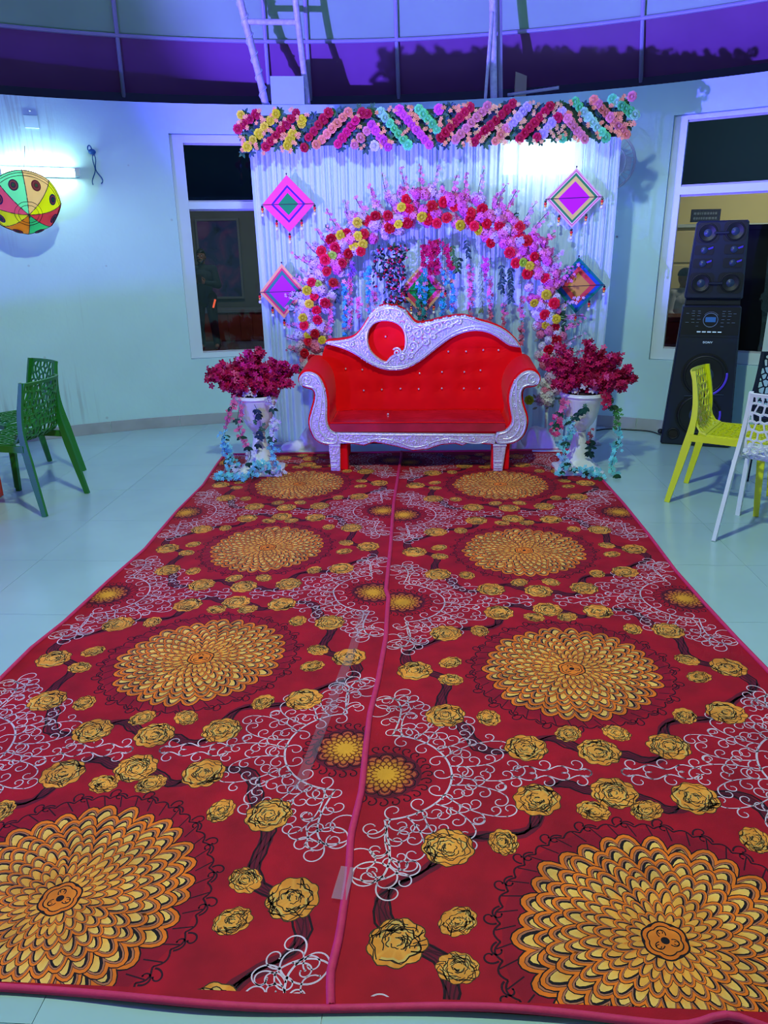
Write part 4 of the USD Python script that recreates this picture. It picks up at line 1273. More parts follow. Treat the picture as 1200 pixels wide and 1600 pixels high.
counts = {}
for s_ in STR:
    counts[s_[0]] = counts.get(s_[0], 0) + 1
order = {}
for kind in counts:
    xs = sorted([s_[1] for s_ in STR if s_[0] == kind])
    for s_ in STR:
        if s_[0] == kind:
            order[(kind, s_[1])] = xs.index(s_[1])
for kind, x0, z0, x1, z1 in STR:
    n_, tot = order[(kind, x0)], counts[kind]
    lab = f"{nth(n_, tot)} hanging string of {WORD[kind]} in flower arch" + (", counting from window side" if tot > 1 else "")
    zt = z0
    # the string starts in the flowers of the arch above it
    dd = [abs(c[0] - x0) + (5 if c[1] < 1.2 else 0) for c in cl]
    ztop = cl[int(np.argmin(dd))][1] - 0.05 if abs(x0) < .8 else z0 + .05
    t = thing("flower_string", lab, "hanging flowers", (0, 0, 0), 0, "strings hanging in the flower arch")
    yy = 5.675 + g.uniform(-.02, .02)
    pts = [(x0 + g.uniform(-.004, .004), yy + 0.015, max(ztop, z0))] + [(x0 + (x1 - x0) * s + g.uniform(-.006, .006), yy, z0 + (z1 - z0) * s) for s in np.linspace(0, 1, 8)]
    put(t, "stem", tube(pts, 0.0016, 4), M_stem, True)
    L = z0 - z1
    mb = MB()
    if kind in ("leaf", "sage", "green"):
        n = int(L / 0.016)
        for k in range(n):
            s = k / max(1, n - 1)
            p = (x0 + (x1 - x0) * s, yy, z0 + (z1 - z0) * s)
            for sg in (1, -1):
                mb.add(T(LEAF, p, TO_CAMERA @ rotz((-.9 if sg > 0 else PI + .9) + g.uniform(-.4, .4)) @ roty(g.uniform(-.5, .3)), g.uniform(.028, .044)), shade(lin(38, 74, 72) if kind == "leaf" else PAL[kind], g, .25))
        put(t, "leaves", mb, M_leaf, kind="stuff")
    elif kind == "berry":
        mb2 = MB()
        for k in range(int(L / 0.0065)):
            s = g.random()
            p = np.array([x0 + (x1 - x0) * s + g.uniform(-.04, .04), yy + g.uniform(-.03, .02), z0 + (z1 - z0) * s])
            mb.add(T(LEAF, p, TO_CAMERA @ rotz(g.random() * 6.3) @ roty(g.uniform(-.6, .4)), g.uniform(.026, .042)), shade(lin(26, 50, 50) if g.random() < .8 else lin(60, 100, 70), g, .3))
            if g.random() < .5:
                mb2.add(T(icos(g.uniform(.006, .010), 1), p + [0, -.02, 0]), shade(lin(196, 24, 60) if g.random() < .6 else lin(220, 120, 150), g))
        put(t, "leaves", mb, M_leaf, kind="stuff")
        put(t, "berries", mb2, M_petal, kind="stuff")
    else:
        dens, wd, rr = (0.0038, .026, .016) if kind == "crimson" else (0.0068, .019, .0165)
        for k in range(int(L / dens)):
            s = g.random()
            taper = 1 - .45 * s
            p = (x0 + (x1 - x0) * s + g.gauss(0, wd * .6) * taper, yy + g.uniform(-.02, .015), z0 + (z1 - z0) * s)
            c = PAL[kind]
            if kind == "crimson": c = lin(214, 16, 90)
            if kind in ("pink", "blue", "teal") and g.random() < .2: c = lin(240, 150, 160) if kind != "pink" else lin(170, 190, 225)
            mb.add(T(BLOS, p, to_dir(rand_dir(g, (0, -1, .2), .8)), rr * g.uniform(.75, 1.2)), shade(c, g, .25))
        for k in range(int(L / .05)):
            s = g.random()
            mb.add(T(LEAF, (x0 + (x1 - x0) * s, yy, z0 + (z1 - z0) * s), TO_CAMERA @ rotz(g.random() * 6.3), .026), shade(lin(70, 120, 100), g, .3))
        put(t, "blossoms", mb, M_petal, kind="stuff")

# ------------------------------------------------------------------ sofa
M_velvet = material("red_velvet", lin(252, 2, 12), 0.7, spec=0.12, var=0.10, scale=6, sheen=0.04, bump=0.15, bscale=220, bdist=0.002)
M_velvet_d = material("red_velvet_side", lin(245, 3, 16), 0.7, spec=0.12, sheen=0.04, bump=0.15, bscale=220, bdist=0.002)
M_plastic = usdkit.material(stage, "/World/Looks/plastic_covered_velvet", {"n": ("noise_texture", {"scale": 7.0, "detail": 4.0}), "tc": ("texture_coordinate", {}), "b": ("bump", {"strength": 0.5, "distance": 0.02}),
                            "r": ("rgb_ramp", {"ramp": [(0.35, lin(170, 12, 34)), (0.7, lin(205, 24, 52))]}),
                            "p": ("principled_bsdf", {"roughness": 0.32, "coat_weight": 0.7, "coat_roughness": 0.14, "specular_ior_level": 0.6})},
                            [("tc.object", "n.vector"), ("n.fac", "r.fac"), ("r.color", "p.base_color"), ("n.fac", "b.height"), ("b.normal", "p.coat_normal")], surface="p.BSDF")
M_silver = usdkit.material(stage, "/World/Looks/silver_leaf_carving", {"tc": ("texture_coordinate", {}), "n": ("noise_texture", {"scale": 95.0, "detail": 3.0}), "v": ("voronoi_texture", {"scale": 60.0}),
                           "mx": ("mix_float", {"fac": 0.5}), "b": ("bump", {"strength": 0.75, "distance": 0.006}), "c": ("rgb_ramp", {"ramp": [(0.35, (0.52, 0.52, 0.56)), (0.6, (0.80, 0.80, 0.84))]}),
                           "p": ("principled_bsdf", {"metallic": 0.45, "roughness": 0.30, "specular_ior_level": 0.7})},
                           [("tc.object", "n.vector"), ("tc.object", "v.vector"), ("n.fac", "mx.a"), ("v.distance", "mx.b"), ("mx.result", "b.height"), ("b.normal", "p.normal"), ("n.fac", "c.fac"), ("c.color", "p.base_color")], surface="p.BSDF")
M_silver2 = material("silver_leaf_plain", (0.80, 0.80, 0.84), 0.28, metal=0.5, spec=0.7, bump=0.3, bscale=120, bdist=0.003)
M_pinkpaint = material("pink_tinted_silver", lin(225, 150, 170), 0.35, metal=0.4)
M_crystal = material("crystal_stud", (0.9, 0.9, 0.95), 0.08, metal=0.6, spec=0.9)
M_under = material("black_lining", (0.015, 0.012, 0.012), 0.9)

so = thing("wedding_sofa", "red velvet sofa with carved silver frame and sweeping crest in front of the flower arch", "sofa")
YF, YB = 5.075, 5.50
P_crest = smooth_poly(CREST, it=2)
P_hole = smooth_poly(HOLE, it=2)
P_back = smooth_poly(BACKP, it=1)


def tufted(poly, y_front, thick, studs, amp=0.018):
    g = m3d.CrossSection([np.array(poly.exterior.coords)[:-1]], m3d.FillRule.EvenOdd)
    q = m3d.Manifold.extrude(g, thick).refine_to_length(0.028).to_mesh()
    v = q.vert_properties[:, :3].copy()
    fr = v[:, 2] < 1e-5
    d = np.zeros(len(v))
    for (x, z) in studs:
        d += amp * np.exp(-(((v[:, 0] - x) ** 2 + (v[:, 1] - z) ** 2) / 0.045 ** 2))
    edge = np.array([poly.exterior.distance(Point(a, b)) for a, b in v[:, :2]]) if len(v) < 20000 else np.full(len(v), .1)
    d += 0.02 * np.exp(-(edge / 0.02) ** 2)
    v[:, 2] = np.where(fr, v[:, 2] + d, v[:, 2])
    return upright((v, q.tri_verts), y_front)


whole = unary_union([P_back, P_crest.buffer(0.004), P_hole]).buffer(0.003)
put(so, "backrest", tufted(whole, YB + 0.005, 0.10, BTN), M_velvet, 50)
for (x, z) in BTN:
    put(so, "stud", T(icos(0.0075, 2), (x, YB + 0.012, z)), M_crystal, True)
# carved crest
cr = P_crest.difference(P_hole)


def carved(poly, y0, th, bevel=0.006):
    """slab whose front edge is rounded: three stacked outlines joined"""
    mb = MB()
    mb.add(upright(prism(poly, th - bevel), y0 + bevel))
    p2 = poly.buffer(-bevel * .5)
    mb.add(upright(prism(p2, bevel * .6), y0 + bevel * .45))
    p3 = poly.buffer(-bevel)
    mb.add(upright(prism(p3, bevel * .5), y0))
    return mb


put(so, "crest", carved(cr, YB - 0.045, 0.05), M_silver)


def relief(curves, y, r, mat, name="carved_scroll", kind="stuff"):
    mb = MB()
    for c in curves:
        c = np.asarray(c, float)
        rr = np.full(len(c), r)
        rr[0] = rr[-1] = r * .55
        mb.add(tube(np.stack([c[:, 0], np.full(len(c), y), c[:, 1]], 1), rr, 6))
    put(so, name, mb, mat, True, kind=kind if len(curves) > 1 else None)


def spiral2(c, r0, turns, a0, sgn=1, n=34, r1=0.12):
    s = np.linspace(0, 1, n)
    rr = r0 * (1 - s * (1 - r1))
    a = a0 + sgn * s * turns * 2 * PI
    return np.stack([c[0] + rr * np.cos(a), c[1] + rr * np.sin(a)], 1)


# rims of the crest: outer edge, sweep below and the ring round the oval
out_i = np.array(P_crest.buffer(-0.012).exterior.coords)
relief([out_i[::2]], YB - 0.047, 0.006, M_silver2, "crest_rim")
hole_o = np.array(P_hole.buffer(0.010).exterior.coords)
relief([hole_o[::2]], YB - 0.047, 0.007, M_silver2, "oval_rim")
low = spline([(-.60, .858), (-.52, .812), (-.43, .745), (-.32, .700), (-.215, .690), (-.125, .706), (-.02, .768), (.08, .85), (.184, .925), (.285, .966), (.387, .976), (.489, .946), (.60, .868)], 60)
relief([low], YB - 0.047, 0.006, M_silver2, "sweep_rim")
# row of studs along the sweep and round the oval
mbd = MB()
for k in range(1, 58, 2):
    mbd.add(T(icos(0.0065, 1), (low[k][0], YB - 0.047, low[k][1] - 0.017)))
for k in range(0, len(hole_o), max(1, len(hole_o) // 30)):
    d = hole_o[k] - np.array(P_hole.centroid.coords[0])
    p = hole_o[k] + d / np.linalg.norm(d) * 0.018
    if P_crest.contains(Point(p)):
        mbd.add(T(icos(0.0055, 1), (p[0], YB - 0.047, p[1])))
put(so, "stud_row", mbd, M_crystal, True, kind="stuff")
# leafy scrolls in the carved field right of the oval and over it
sc = []
for (c, r, tn, a0, sg) in [((-.205, .795), .035, 1.6, 2.6, -1), ((-.17, .76), .03, 1.4, 0.3, 1), ((-.06, .93), .045, 1.5, 2.4, -1), ((.02, .955), .035, 1.5, .2, 1), ((.09, .975), .04, 1.4, 2.2, -1), ((-.09, .84), .04, 1.5, -1.0, 1),
                           ((.0, .87), .035, 1.4, 2.2, -1), ((.17, .99), .035, 1.5, 2.9, -1), ((.235, 1.01), .03, 1.4, 2.7, -1), ((.06, .91), .03, 1.3, 1.0, 1), ((-.12, .97), .032, 1.3, 2.0, 1), ((-.10, .77), .028, 1.3, .4, 1),
                           ((-.35, 1.065), .022, 1.2, 2.0, -1), ((-.27, 1.085), .022, 1.2, 2.0, 1), ((-.19, 1.065), .022, 1.2, 1.0, -1), ((-.46, .90), .022, 1.2, 1.0, 1), ((-.53, .855), .02, 1.2, 1.0, 1)]:
    if P_crest.contains(Point(c)):
        sc.append(spiral2(c, r, tn, a0, sg))
sc += [spline([(-.13, .75), (-.05, .82), (.03, .90), (.12, .955), (.25, 1.02)], 20), spline([(-.12, .90), (-.04, .96), (.06, 1.0), (.2, 1.025)], 18), spline([(-.40, 1.03), (-.33, 1.09), (-.25, 1.105), (-.17, 1.085), (-.13, 1.03)], 18)]
relief(sc, YB - 0.048, 0.0082, M_silver2)
relief([spiral2(c, r, .5, a, 1, 10, .7) for c, r, a in [((-.03, .955), .03, 0), ((.05, .935), .028, 1), ((.0, .90), .03, 2), ((.12, .985), .026, .5), ((-.06, .88), .028, 2.4), ((-.08, .80), .024, 1.4), ((-.17, 1.0), .022, .2)]], YB - 0.046, 0.0065, M_pinkpaint, "pink_scroll")
# knobbly upper edge of the crest
mbk = MB()
L_ = P_crest.exterior
for s in np.linspace(0, 1, 150):
    p = L_.interpolate(s, normalized=True)
    if (-.40 < p.x < -.13 and p.y > 1.0) or (-.05 < p.x < .36 and p.y > .985):
        mbk.add(T(icos(0.012 + .004 * math.sin(s * 300), 1), (p.x, YB - 0.025, p.y - .004)))
put(so, "crest_leaf_edge", mbk, M_silver, True, kind="stuff")

# arms: red rolls with silver scroll fronts
P_armL, P_armR = smooth_poly(ARML, it=2), smooth_poly(ARMR, it=2)
for P_, sx in ((P_armL, 1), (P_armR, -1)):
    body = P_.buffer(0.014)
    fill = Polygon([(-0.66 * sx - (0.06 if sx < 0 else 0) , .21), (-.60 * sx, .21), (-.60 * sx, .30), (-.66 * sx, .36)]).buffer(0)
    bd = unary_union([body, fill]) if body.intersects(fill) else body
    bd = bd if isinstance(bd, Polygon) else max(bd.geoms, key=lambda q: q.area)
    q = m3d.Manifold.extrude(m3d.CrossSection([np.array(bd.exterior.coords)[:-1]], m3d.FillRule.EvenOdd), 0.47).refine_to_length(0.06).to_mesh()
    v = q.vert_properties[:, :3].copy()
    s = v[:, 2] / 0.47
    v[:, 1] += 0.035 * s * np.clip((v[:, 1] - .3) / .3, 0, 1)
    arm = put(so, "arm_roll", upright((v, q.tri_verts), YF + 0.028), M_velvet_d, 45)
    put(so, "arm_front", carved(P_, YF - 0.012, 0.042, .008), M_silver)
    cx, cz = (-.822, .662) if sx > 0 else (.727, .660)
    rims = [spiral2((cx, cz), .050, 1.7, (-2.2 if sx > 0 else -0.9), (-1 if sx > 0 else 1), 40, .1)]
    edge = np.array(P_.buffer(-0.011).exterior.coords)
    rims.append(edge[::2])
    mid = np.array(spline([(cx + .07 * sx, .70), (cx + .105 * sx, .62), (cx + .10 * sx, .52), (cx + .085 * sx, .42), (cx + .07 * sx, .33), (cx + .105 * sx, .265), (cx + .18 * sx, .243)], 26))
    rims.append(mid)
    relief(rims, YF - 0.013, 0.0062, M_silver2, "arm_scroll")
    lv = []
    for k in range(3, 25, 2):
        a0 = 1.0 if k % 4 else -1.0
        lv.append(spiral2((mid[k][0] + (.017 if k % 4 == 1 else -.017), mid[k][1]), .013, 1.0, a0 * 2, 1 if k % 4 == 1 else -1, 14, .25))
    relief(lv, YF - 0.013, 0.0042, M_silver2, "arm_leaf_carving")
# apron and legs
P_ap = Polygon(APRON).buffer(0.004).buffer(-0.004)
put(so, "apron", carved(P_ap, YF - 0.010, 0.038, .006), M_silver)
ap = [spline([(-.60, .235), (-.45, .225), (-.30, .245), (-.18, .215), (-.085, .185), (.01, .20), (.12, .24), (.26, .225), (.44, .23)], 50), np.array([(-.65, .278), (-.3, .274), (.1, .270), (.48, .266)])]
for k in range(10):
    x = -.40 + k * .082
    up = .235 if abs(x + .085) > .12 else .215
    ap.append(spiral2((x, up + .01 * math.sin(k * 2.3)), .019, 1.2, k, 1 if k % 2 else -1, 18, .2))
relief(ap, YF - 0.011, 0.0052, M_silver2, "apron_scroll")
P_ap2 = Polygon([(x, z if z > .25 else z - .014) for x, z in APRON]).buffer(0)
put(so, "apron_backing", upright(prism(P_ap2, 0.02), YF + 0.029), M_velvet_d)
for P_, sx in ((LEGL, 1), (LEGR, -1)):
    P_ = [(x, max(z, CT + .0005)) for x, z in P_]
    lg = put(so, "leg", carved(Polygon(P_), YF - 0.008, 0.036, .005), M_silver)
    xs = sorted(x for x, z in P_)
    for z in (.03, .045, .075, .19):
        w = xs[0] + (.012 if z < .1 else 0), xs[-1] - (.012 if z < .1 else 0)
        put(lg, "ring_moulding", box(w[0] - .002 + (.004 if sx > 0 else -.002), w[1] + .002 - (.018 if z < .1 else 0), YF - .016, YF - .006, z, z + .008, .002), M_silver2)
    xa, xb = (-.640, -.555) if sx > 0 else (.475, .60)
    put(so, "leg", box(xa, xb, YF + .029, YF + .12, CT + .0005, .215, .006), M_velvet_d)
for xa in (-.66, .52):
    put(so, "leg", box(xa, xa + .08, 5.50, 5.58, CT + .0005, .22, .006), M_velvet_d)
put(so, "seat_box", box(-.672, .566, YF + .031, 5.53, .205, .292, .006), M_velvet_d)
put(so, "bottom_lining", box(-.62, .52, YF + .06, 5.52, .190, .2045), M_under)
# seat cushion under clear plastic
q = m3d.Manifold.cube([1.232, 0.425, 0.075]).refine_to_length(0.04).to_mesh()
v = q.vert_properties[:, :3].copy()
u_ = v / [1.232, .425, .075]
puff = np.minimum(1, np.minimum(np.minimum(u_[:, 0], 1 - u_[:, 0]) * 18, np.minimum(u_[:, 1], 1 - u_[:, 1]) * 9))
v[:, 2] = np.where(u_[:, 2] > .5, v[:, 2] - .012 * (1 - puff) + .004 * np.sin(v[:, 0] * 9) * puff, v[:, 2])
put(so, "seat_cushion", (v + [-.672, YF + .006, .2925], q.tri_verts), M_plastic, 40)
put(so, "seat_piping", tube([(-.674, YF + .006, .355), (0, YF + .003, .359), (.562, YF + .006, .355)], .005, 6), M_velvet, True)
for x, z in ((-.27, .371),):
    put(so, "stud", T(icos(.008, 2), (x, 5.30, z)), M_crystal, True)

# white cloth bundled on the floor at the foot of the curtain
M_cloth = material("white_bundle_cloth", (0.84, 0.88, 0.90), 0.7, var=0.06, scale=9, bump=0.4, bscale=14, bdist=0.03)


def bundle(x0, x1, y, h, d, seed, label):
    nx, nu = 60, 26
    S, U = np.meshgrid(np.linspace(0, 1, nx), np.linspace(0, 1, nu))
    a = U * PI
    X = x0 + (x1 - x0) * S + .02 * np.sin(U * 7 + S * 11 + seed)
    H = h * (0.55 + .22 * np.sin(S * 8.5 + seed) + .45 * (meshkit.fbm(np.stack([S * 5 + seed, U * 1.0, 0 * S], -1), 2, seed) - .5)) * np.clip(np.minimum(S, 1 - S) * 5, .12, 1) ** .5
    fold = .045 * (meshkit.fbm(np.stack([S * 9 + 2 * U, U * 4, 0 * S], -1), 3, seed) - .5) + .014 * np.sin(S * 17 + U * 6 + 6 * meshkit.noise(np.stack([S * 5, U * 4, 0 * S], -1), seed + 3))
    Y = y - np.cos(a) * d / 2 - fold * np.sin(a)
    Z = .001 + np.sin(a) ** .8 * H + fold * .5 * np.sin(a)
    v = np.stack([X, Y, np.maximum(Z, .001)], 2).reshape(-1, 3)
    f = [[i * nx + j, (i + 1) * nx + j, (i + 1) * nx + j + 1, i * nx + j + 1] for i in range(nu - 1) for j in range(nx - 1)]
    return solo("cloth_bundle", (v, np.array(f)), M_cloth, label, "cloth", smooth=True)


bundle(-1.12, -.72, 5.70, .23, .19, 3, "heap of white cloth between the sofa and the vase below the narrow window")
bundle(.60, 1.02, 5.74, .22, .17, 8, "heap of white cloth between the sofa and the vase near the speaker")

# ------------------------------------------------------------------ pedestal vases, their bouquets and trailing flowers
M_vase = material("white_glazed_vase", (0.82, 0.82, 0.85), 0.22, spec=0.6, bump=0.05, bscale=20)
M_crimson = material("crimson_silk", attr=True, rough=0.6, spec=0.25, var=0.15, scale=50, trans=0.22)


def vase(cx, cy, label):
    t = thing("pedestal_vase", label, "vase", (cx, cy, CT + .0005))
    bowl = [(.0, .275), (.030, .278), (.055, .305), (.088, .345), (.108, .40), (.122, .46), (.142, .505), (.152, .535), (.152, .552), (.143, .556), (.132, .530), (.108, .46), (.09, .40), (.03, .32), (0, .31)]
    put(t, "bowl", lathe(bowl, 36), M_vase, 50)
    stem = [(0, .085), (.090, .088), (.074, .12), (.060, .17), (.048, .22), (.042, .262), (.046, .270), (.046, .282), (.0, .284)]
    put(t, "stem", lathe(stem, 28), M_vase, 50)
    # flared square foot
    v, f = [], []
    lv = [(.160, 0), (.160, .014), (.135, .026), (.115, .052), (.093, .088), (.0, .089)]
    n = 32
    for r, z in lv:
        for k in range(n):
            a = k * 2 * PI / n
            sq = 1 / max(abs(math.cos(a)), abs(math.sin(a)))
            m = 1 + (min(sq, 1.30) - 1) * np.clip((r - .06) / .1, 0, 1)
            wob = 1 + .03 * math.sin(a * 8) * (r > .12)
            v.append([r * m * wob * math.cos(a), r * m * wob * math.sin(a), z])
    for i in range(len(lv) - 1):
        for k in range(n):
            f.append([i * n + k, i * n + (k + 1) % n, (i + 1) * n + (k + 1) % n, (i + 1) * n + k])
    put(t, "foot", (np.array(v), np.array(f)), M_vase, 50)
    put(t, "rim_moulding", T(trimesh.creation.torus(.149, .009, major_sections=36, minor_sections=8), (0, 0, .538)), M_vase, True)
    return t


def bouquet(cx, cy, z0, sprays, label, seed):
    g = random.Random(seed)
    t = thing("silk_bouquet", label, "bouquet", (cx, cy, z0))
    for (dx, dy, dz, dens) in sprays:
        L = math.sqrt(dx * dx + dy * dy + dz * dz)
        mb = MB()
        p0 = np.array([dx * .10, dy * .10, 0.0])
        p1 = np.array([dx, dy, dz])
        ctl = (p0 + p1) / 2 + [0, 0, .05]
        pts = [p0 * (1 - s) ** 2 + 2 * ctl * s * (1 - s) + p1 * s * s for s in np.linspace(0, 1, 9)]
        mb.add(tube(pts, .003, 4), lin(70, 50, 40))
        n = int(L * dens)
        for k in range(n):
            s = .22 + .78 * (k + g.random()) / n
            c = p0 * (1 - s) ** 2 + 2 * ctl * s * (1 - s) + p1 * s * s
            w = .034 * (1.2 - .85 * s)
            c = c + np.array([g.gauss(0, w), g.gauss(0, w), g.gauss(0, w)])
            col = lin(206, 22, 90) if g.random() < .7 else (lin(160, 14, 60) if g.random() < .6 else lin(236, 90, 150))
            mb.add(T(BLOS, c, to_dir(rand_dir(g, (0, -.5, .5), 1.0)), g.uniform(.016, .026)), shade(col, g, .2))
        put(t, "flower_spray", mb, M_crimson)
    mb = MB()
    for k in range(14):
        a = g.random() * 6.28
        mb.add(T(BLOS, (math.cos(a) * .09, math.sin(a) * .09 - .03, .02 + g.random() * .05), to_dir(rand_dir(g, (0, -.6, .6), .6)), .026), shade(lin(235, 225, 240), g, .1))
    put(t, "white_blossoms", mb, M_crimson)
    mb = MB()
    mb.add(T(icos(.11, 2), (0, 0, -.02), s=1.0))
    v, f = mb.arrays()
    v = v * [1, 1, .35]
    put(t, "moss_base", (v, f), material("moss_" + str(seed), lin(60, 30, 40), .9, bump=.6, bscale=90))
    return t


VL, VR = (-1.185, 5.09), (1.085, 5.115)
vase(*VL, "white pedestal vase of crimson flowers standing below the narrow window, sofa on its other side")
vase(*VR, "white pedestal vase of crimson flowers standing between the sofa and the black speaker")
D = 330
bouquet(VL[0], VL[1], .555, [(-.31, -.05, .13, D), (-.26, .05, .20, D), (-.20, -.12, .08, D), (-.10, .02, .26, D), (-.02, -.05, .30, D), (.04, .03, .31, D), (.09, -.03, .20, D), (.14, .05, .23, D), (.23, -.02, .22, D), (.30, .02, .19, D), (.26, -.10, .10, D),
                             (-.24, -.10, .16, D), (.16, -.14, .06, D), (.05, -.15, .10, D), (-.08, -.15, .09, D), (-.16, .08, .20, D), (.20, .09, .15, D), (-.33, .02, .17, D)], "bushy crimson silk bouquet in the vase below the narrow window", 31)
bouquet(VR[0], VR[1], .555, [(-.29, -.05, .24, D), (-.24, .02, .20, D), (-.20, -.02, .33, D), (-.12, -.05, .22, D), (-.22, -.12, .08, D), (.02, .02, .34, D), (.05, -.04, .28, D), (.12, .03, .27, D), (.18, -.02, .25, D), (.24, .04, .24, D), (.30, -.02, .16, D), (.35, .0, .10, D),
                             (.26, -.10, .07, D), (.16, -.12, .12, D), (.03, -.14, .10, D), (-.10, -.12, .10, D), (.20, .08, .16, D)], "bushy crimson silk bouquet in the vase near the speaker", 32)


def trail(label, pts, cols, seed, dens=0.0085, wd=.016, rr=.0155, leafy=.12, leafcol=lin(40, 90, 60)):
    g = random.Random(seed)
    t = thing("trailing_flowers", label, "trailing flowers", (0, 0, 0), 0, "flower strings trailing from the vases")
    P_ = spline(pts, 60)
    put(t, "stem", tube(P_[::3], .0018, 4), M_stem, True)
    L = np.sum(np.linalg.norm(np.diff(P_, axis=0), axis=1))
    mb = MB()
    for k in range(int(L / dens)):
        s = g.random()
        c = P_[int(s * 59)] + np.array([g.gauss(0, wd), g.gauss(0, wd * .7), g.gauss(0, wd * .6)])
        c[2] = max(c[2], .025)
        col = cols[min(int(s * len(cols)), len(cols) - 1)]
        mb.add(T(BLOS, c, to_dir(rand_dir(g, (0, -1, .4), .8)), rr * g.uniform(.8, 1.2)), shade(col, g, .18))
    put(t, "blossoms", mb, M_petal, kind="stuff")
    if leafy > 0:
        mb = MB()
        for k in range(max(4, int(L / .02 * leafy))):
            s = g.random()
            c = P_[int(s * 59)] + np.array([0, -.01, 0]); c[2] = max(c[2], .03)
            for q in range(3):
                mb.add(T(LEAF, c, TO_CAMERA @ rotz(-PI / 2 + (q - 1) * .8 + g.uniform(-.5, .5)) @ roty(g.uniform(-.3, .3)), .045), shade(leafcol, g, .3))
        put(t, "leaves", mb, M_leaf, kind="stuff")
    return t


BLU, CYA, PNK, WHT = lin(130, 215, 240), lin(130, 230, 235), lin(240, 110, 170), lin(225, 225, 245)
xL, yL, xR, yR = VL[0], VL[1], VR[0], VR[1]
trail("pink then light blue blossom string on outer side of vase below narrow window", [(xL - .12, yL - .12, .55), (xL - .16, yL - .16, .46), (xL - .19, yL - .16, .36), (xL - .215, yL - .16, .25), (xL - .20, yL - .18, .13), (xL - .17, yL - .20, .06)], [PNK, PNK, BLU, BLU, BLU], 41, .0085)
trail("pink blossoms hanging close to the stem of the vase below the narrow window", [(xL - .08, yL - .13, .54), (xL - .105, yL - .15, .42), (xL - .09, yL - .15, .30), (xL - .05, yL - .14, .22), (xL - .06, yL - .16, .10)], [PNK, PNK, PNK, PNK, WHT], 42, .0095)
trail("white and light blue blossoms on the sofa side of the vase below narrow window", [(xL + .12, yL - .12, .55), (xL + .15, yL - .15, .45), (xL + .14, yL - .15, .34), (xL + .115, yL - .15, .24), (xL + .14, yL - .16, .12), (xL + .16, yL - .17, .05)], [WHT, WHT, WHT, BLU, BLU], 43, .0085)
trail("dark leaves hanging down the front of the vase below the narrow window", [(xL + .02, yL - .16, .52), (xL + .04, yL - .13, .43), (xL + .03, yL - .10, .30), (xL + .0, yL - .09, .16)], [lin(60, 120, 90)], 44, .05, leafy=.42, leafcol=lin(36, 66, 84))
trail("pale blue blossoms lying round the foot of the vase below the narrow window", [(xL - .27, yL - .24, .035), (xL - .16, yL - .27, .03), (xL - .03, yL - .24, .04), (xL + .02, yL - .16, .10), (xL + .10, yL - .18, .06), (xL + .17, yL - .10, .05)], [CYA, BLU, BLU, CYA, WHT], 45, .0046, .022, leafy=.05)
trail("pale blue blossoms climbing from the carpet beside the vase below the narrow window", [(xL - .22, yL - .12, .22), (xL - .17, yL - .15, .12), (xL - .13, yL - .20, .05), (xL - .22, yL - .25, .03)], [BLU, CYA, WHT, CYA], 46, .005, leafy=.05)
trail("long pink string hanging on the sofa side of the vase near the speaker", [(xR - .14, yR - .10, .54), (xR - .17, yR - .12, .44), (xR - .185, yR - .12, .33), (xR - .20, yR - .12, .24)], [PNK, lin(236, 70, 130)], 47, .0065)
trail("pale blue blossoms falling from the vase near the speaker to the carpet", [(xR - .12, yR - .12, .40), (xR - .10, yR - .14, .30), (xR - .14, yR - .16, .20), (xR - .13, yR - .20, .12), (xR - .20, yR - .24, .04)], [lin(150, 215, 225), CYA, CYA, lin(160, 215, 240), CYA], 48, .0055)
trail("green leaves hanging down the front of the vase near the speaker", [(xR + .0, yR - .16, .50), (xR - .06, yR - .15, .44), (xR - .09, yR - .12, .36)], [lin(60, 120, 90)], 49, .06, leafy=.6, leafcol=lin(34, 90, 80))
trail("dark leaf sprig on the stem of the vase near the speaker", [(xR + .05, yR - .09, .32), (xR + .06, yR - .09, .24), (xR + .055, yR - .10, .15)], [lin(190, 60, 90)], 50, .03, leafy=.9, leafcol=lin(20, 60, 56))
trail("cyan string hanging clear of the vase near the speaker", [(xR + .16, yR - .05, .54), (xR + .20, yR - .08, .46), (xR + .235, yR - .10, .36), (xR + .245, yR - .10, .26), (xR + .22, yR - .14, .15), (xR + .20, yR - .16, .05), (xR + .25, yR - .20, .03)], [lin(60, 90, 50), lin(70, 150, 70), CYA, CYA, CYA], 51, .0078)
trail("cyan and white blossoms lying round the foot of the vase near the speaker", [(xR - .13, yR - .14, .05), (xR - .02, yR - .20, .07), (xR + .05, yR - .24, .05), (xR + .10, yR - .28, .03)], [WHT, CYA, CYA, CYA], 52, .0042, .026, leafy=.05)
trail("crimson sprig drooping over the rim of the vase near the speaker", [(xR + .12, yR - .13, .57), (xR + .13, yR - .16, .53), (xR + .12, yR - .17, .47)], [lin(200, 20, 80)], 53, .004, leafy=0)

# ------------------------------------------------------------------ tall party speaker
M_spk = material("black_speaker_plastic", lin(24, 30, 52), 0.42, spec=0.5, var=0.1, scale=30)
M_spk_d = material("speaker_recess", lin(9, 11, 18), 0.5)
M_cone = material("speaker_cone", lin(40, 58, 88), 0.4, spec=0.5)
M_cone_d = material("speaker_surround", lin(14, 16, 24), 0.5)
M_led = material("violet_led", lin(40, 30, 150), 0.3, emit=0.30, emit_color=(0.10, 0.06, 1.0))
M_lit = material("lit_button", lin(170, 200, 235), 0.4, emit=0.30, emit_color=(0.55, 0.75, 1.0))
M_screen = material("blue_display", lin(20, 60, 130), 0.3, emit=0.30, emit_color=(0.05, 0.22, 0.65))
M_mark = material("pale_marking", lin(120, 140, 175), 0.5)
SRZ = 17.0
sp = thing("party_speaker", "tall tapered black party speaker with round drivers, lit buttons and blue display", "speaker", (2.13, 5.79, 0.0), -SRZ)
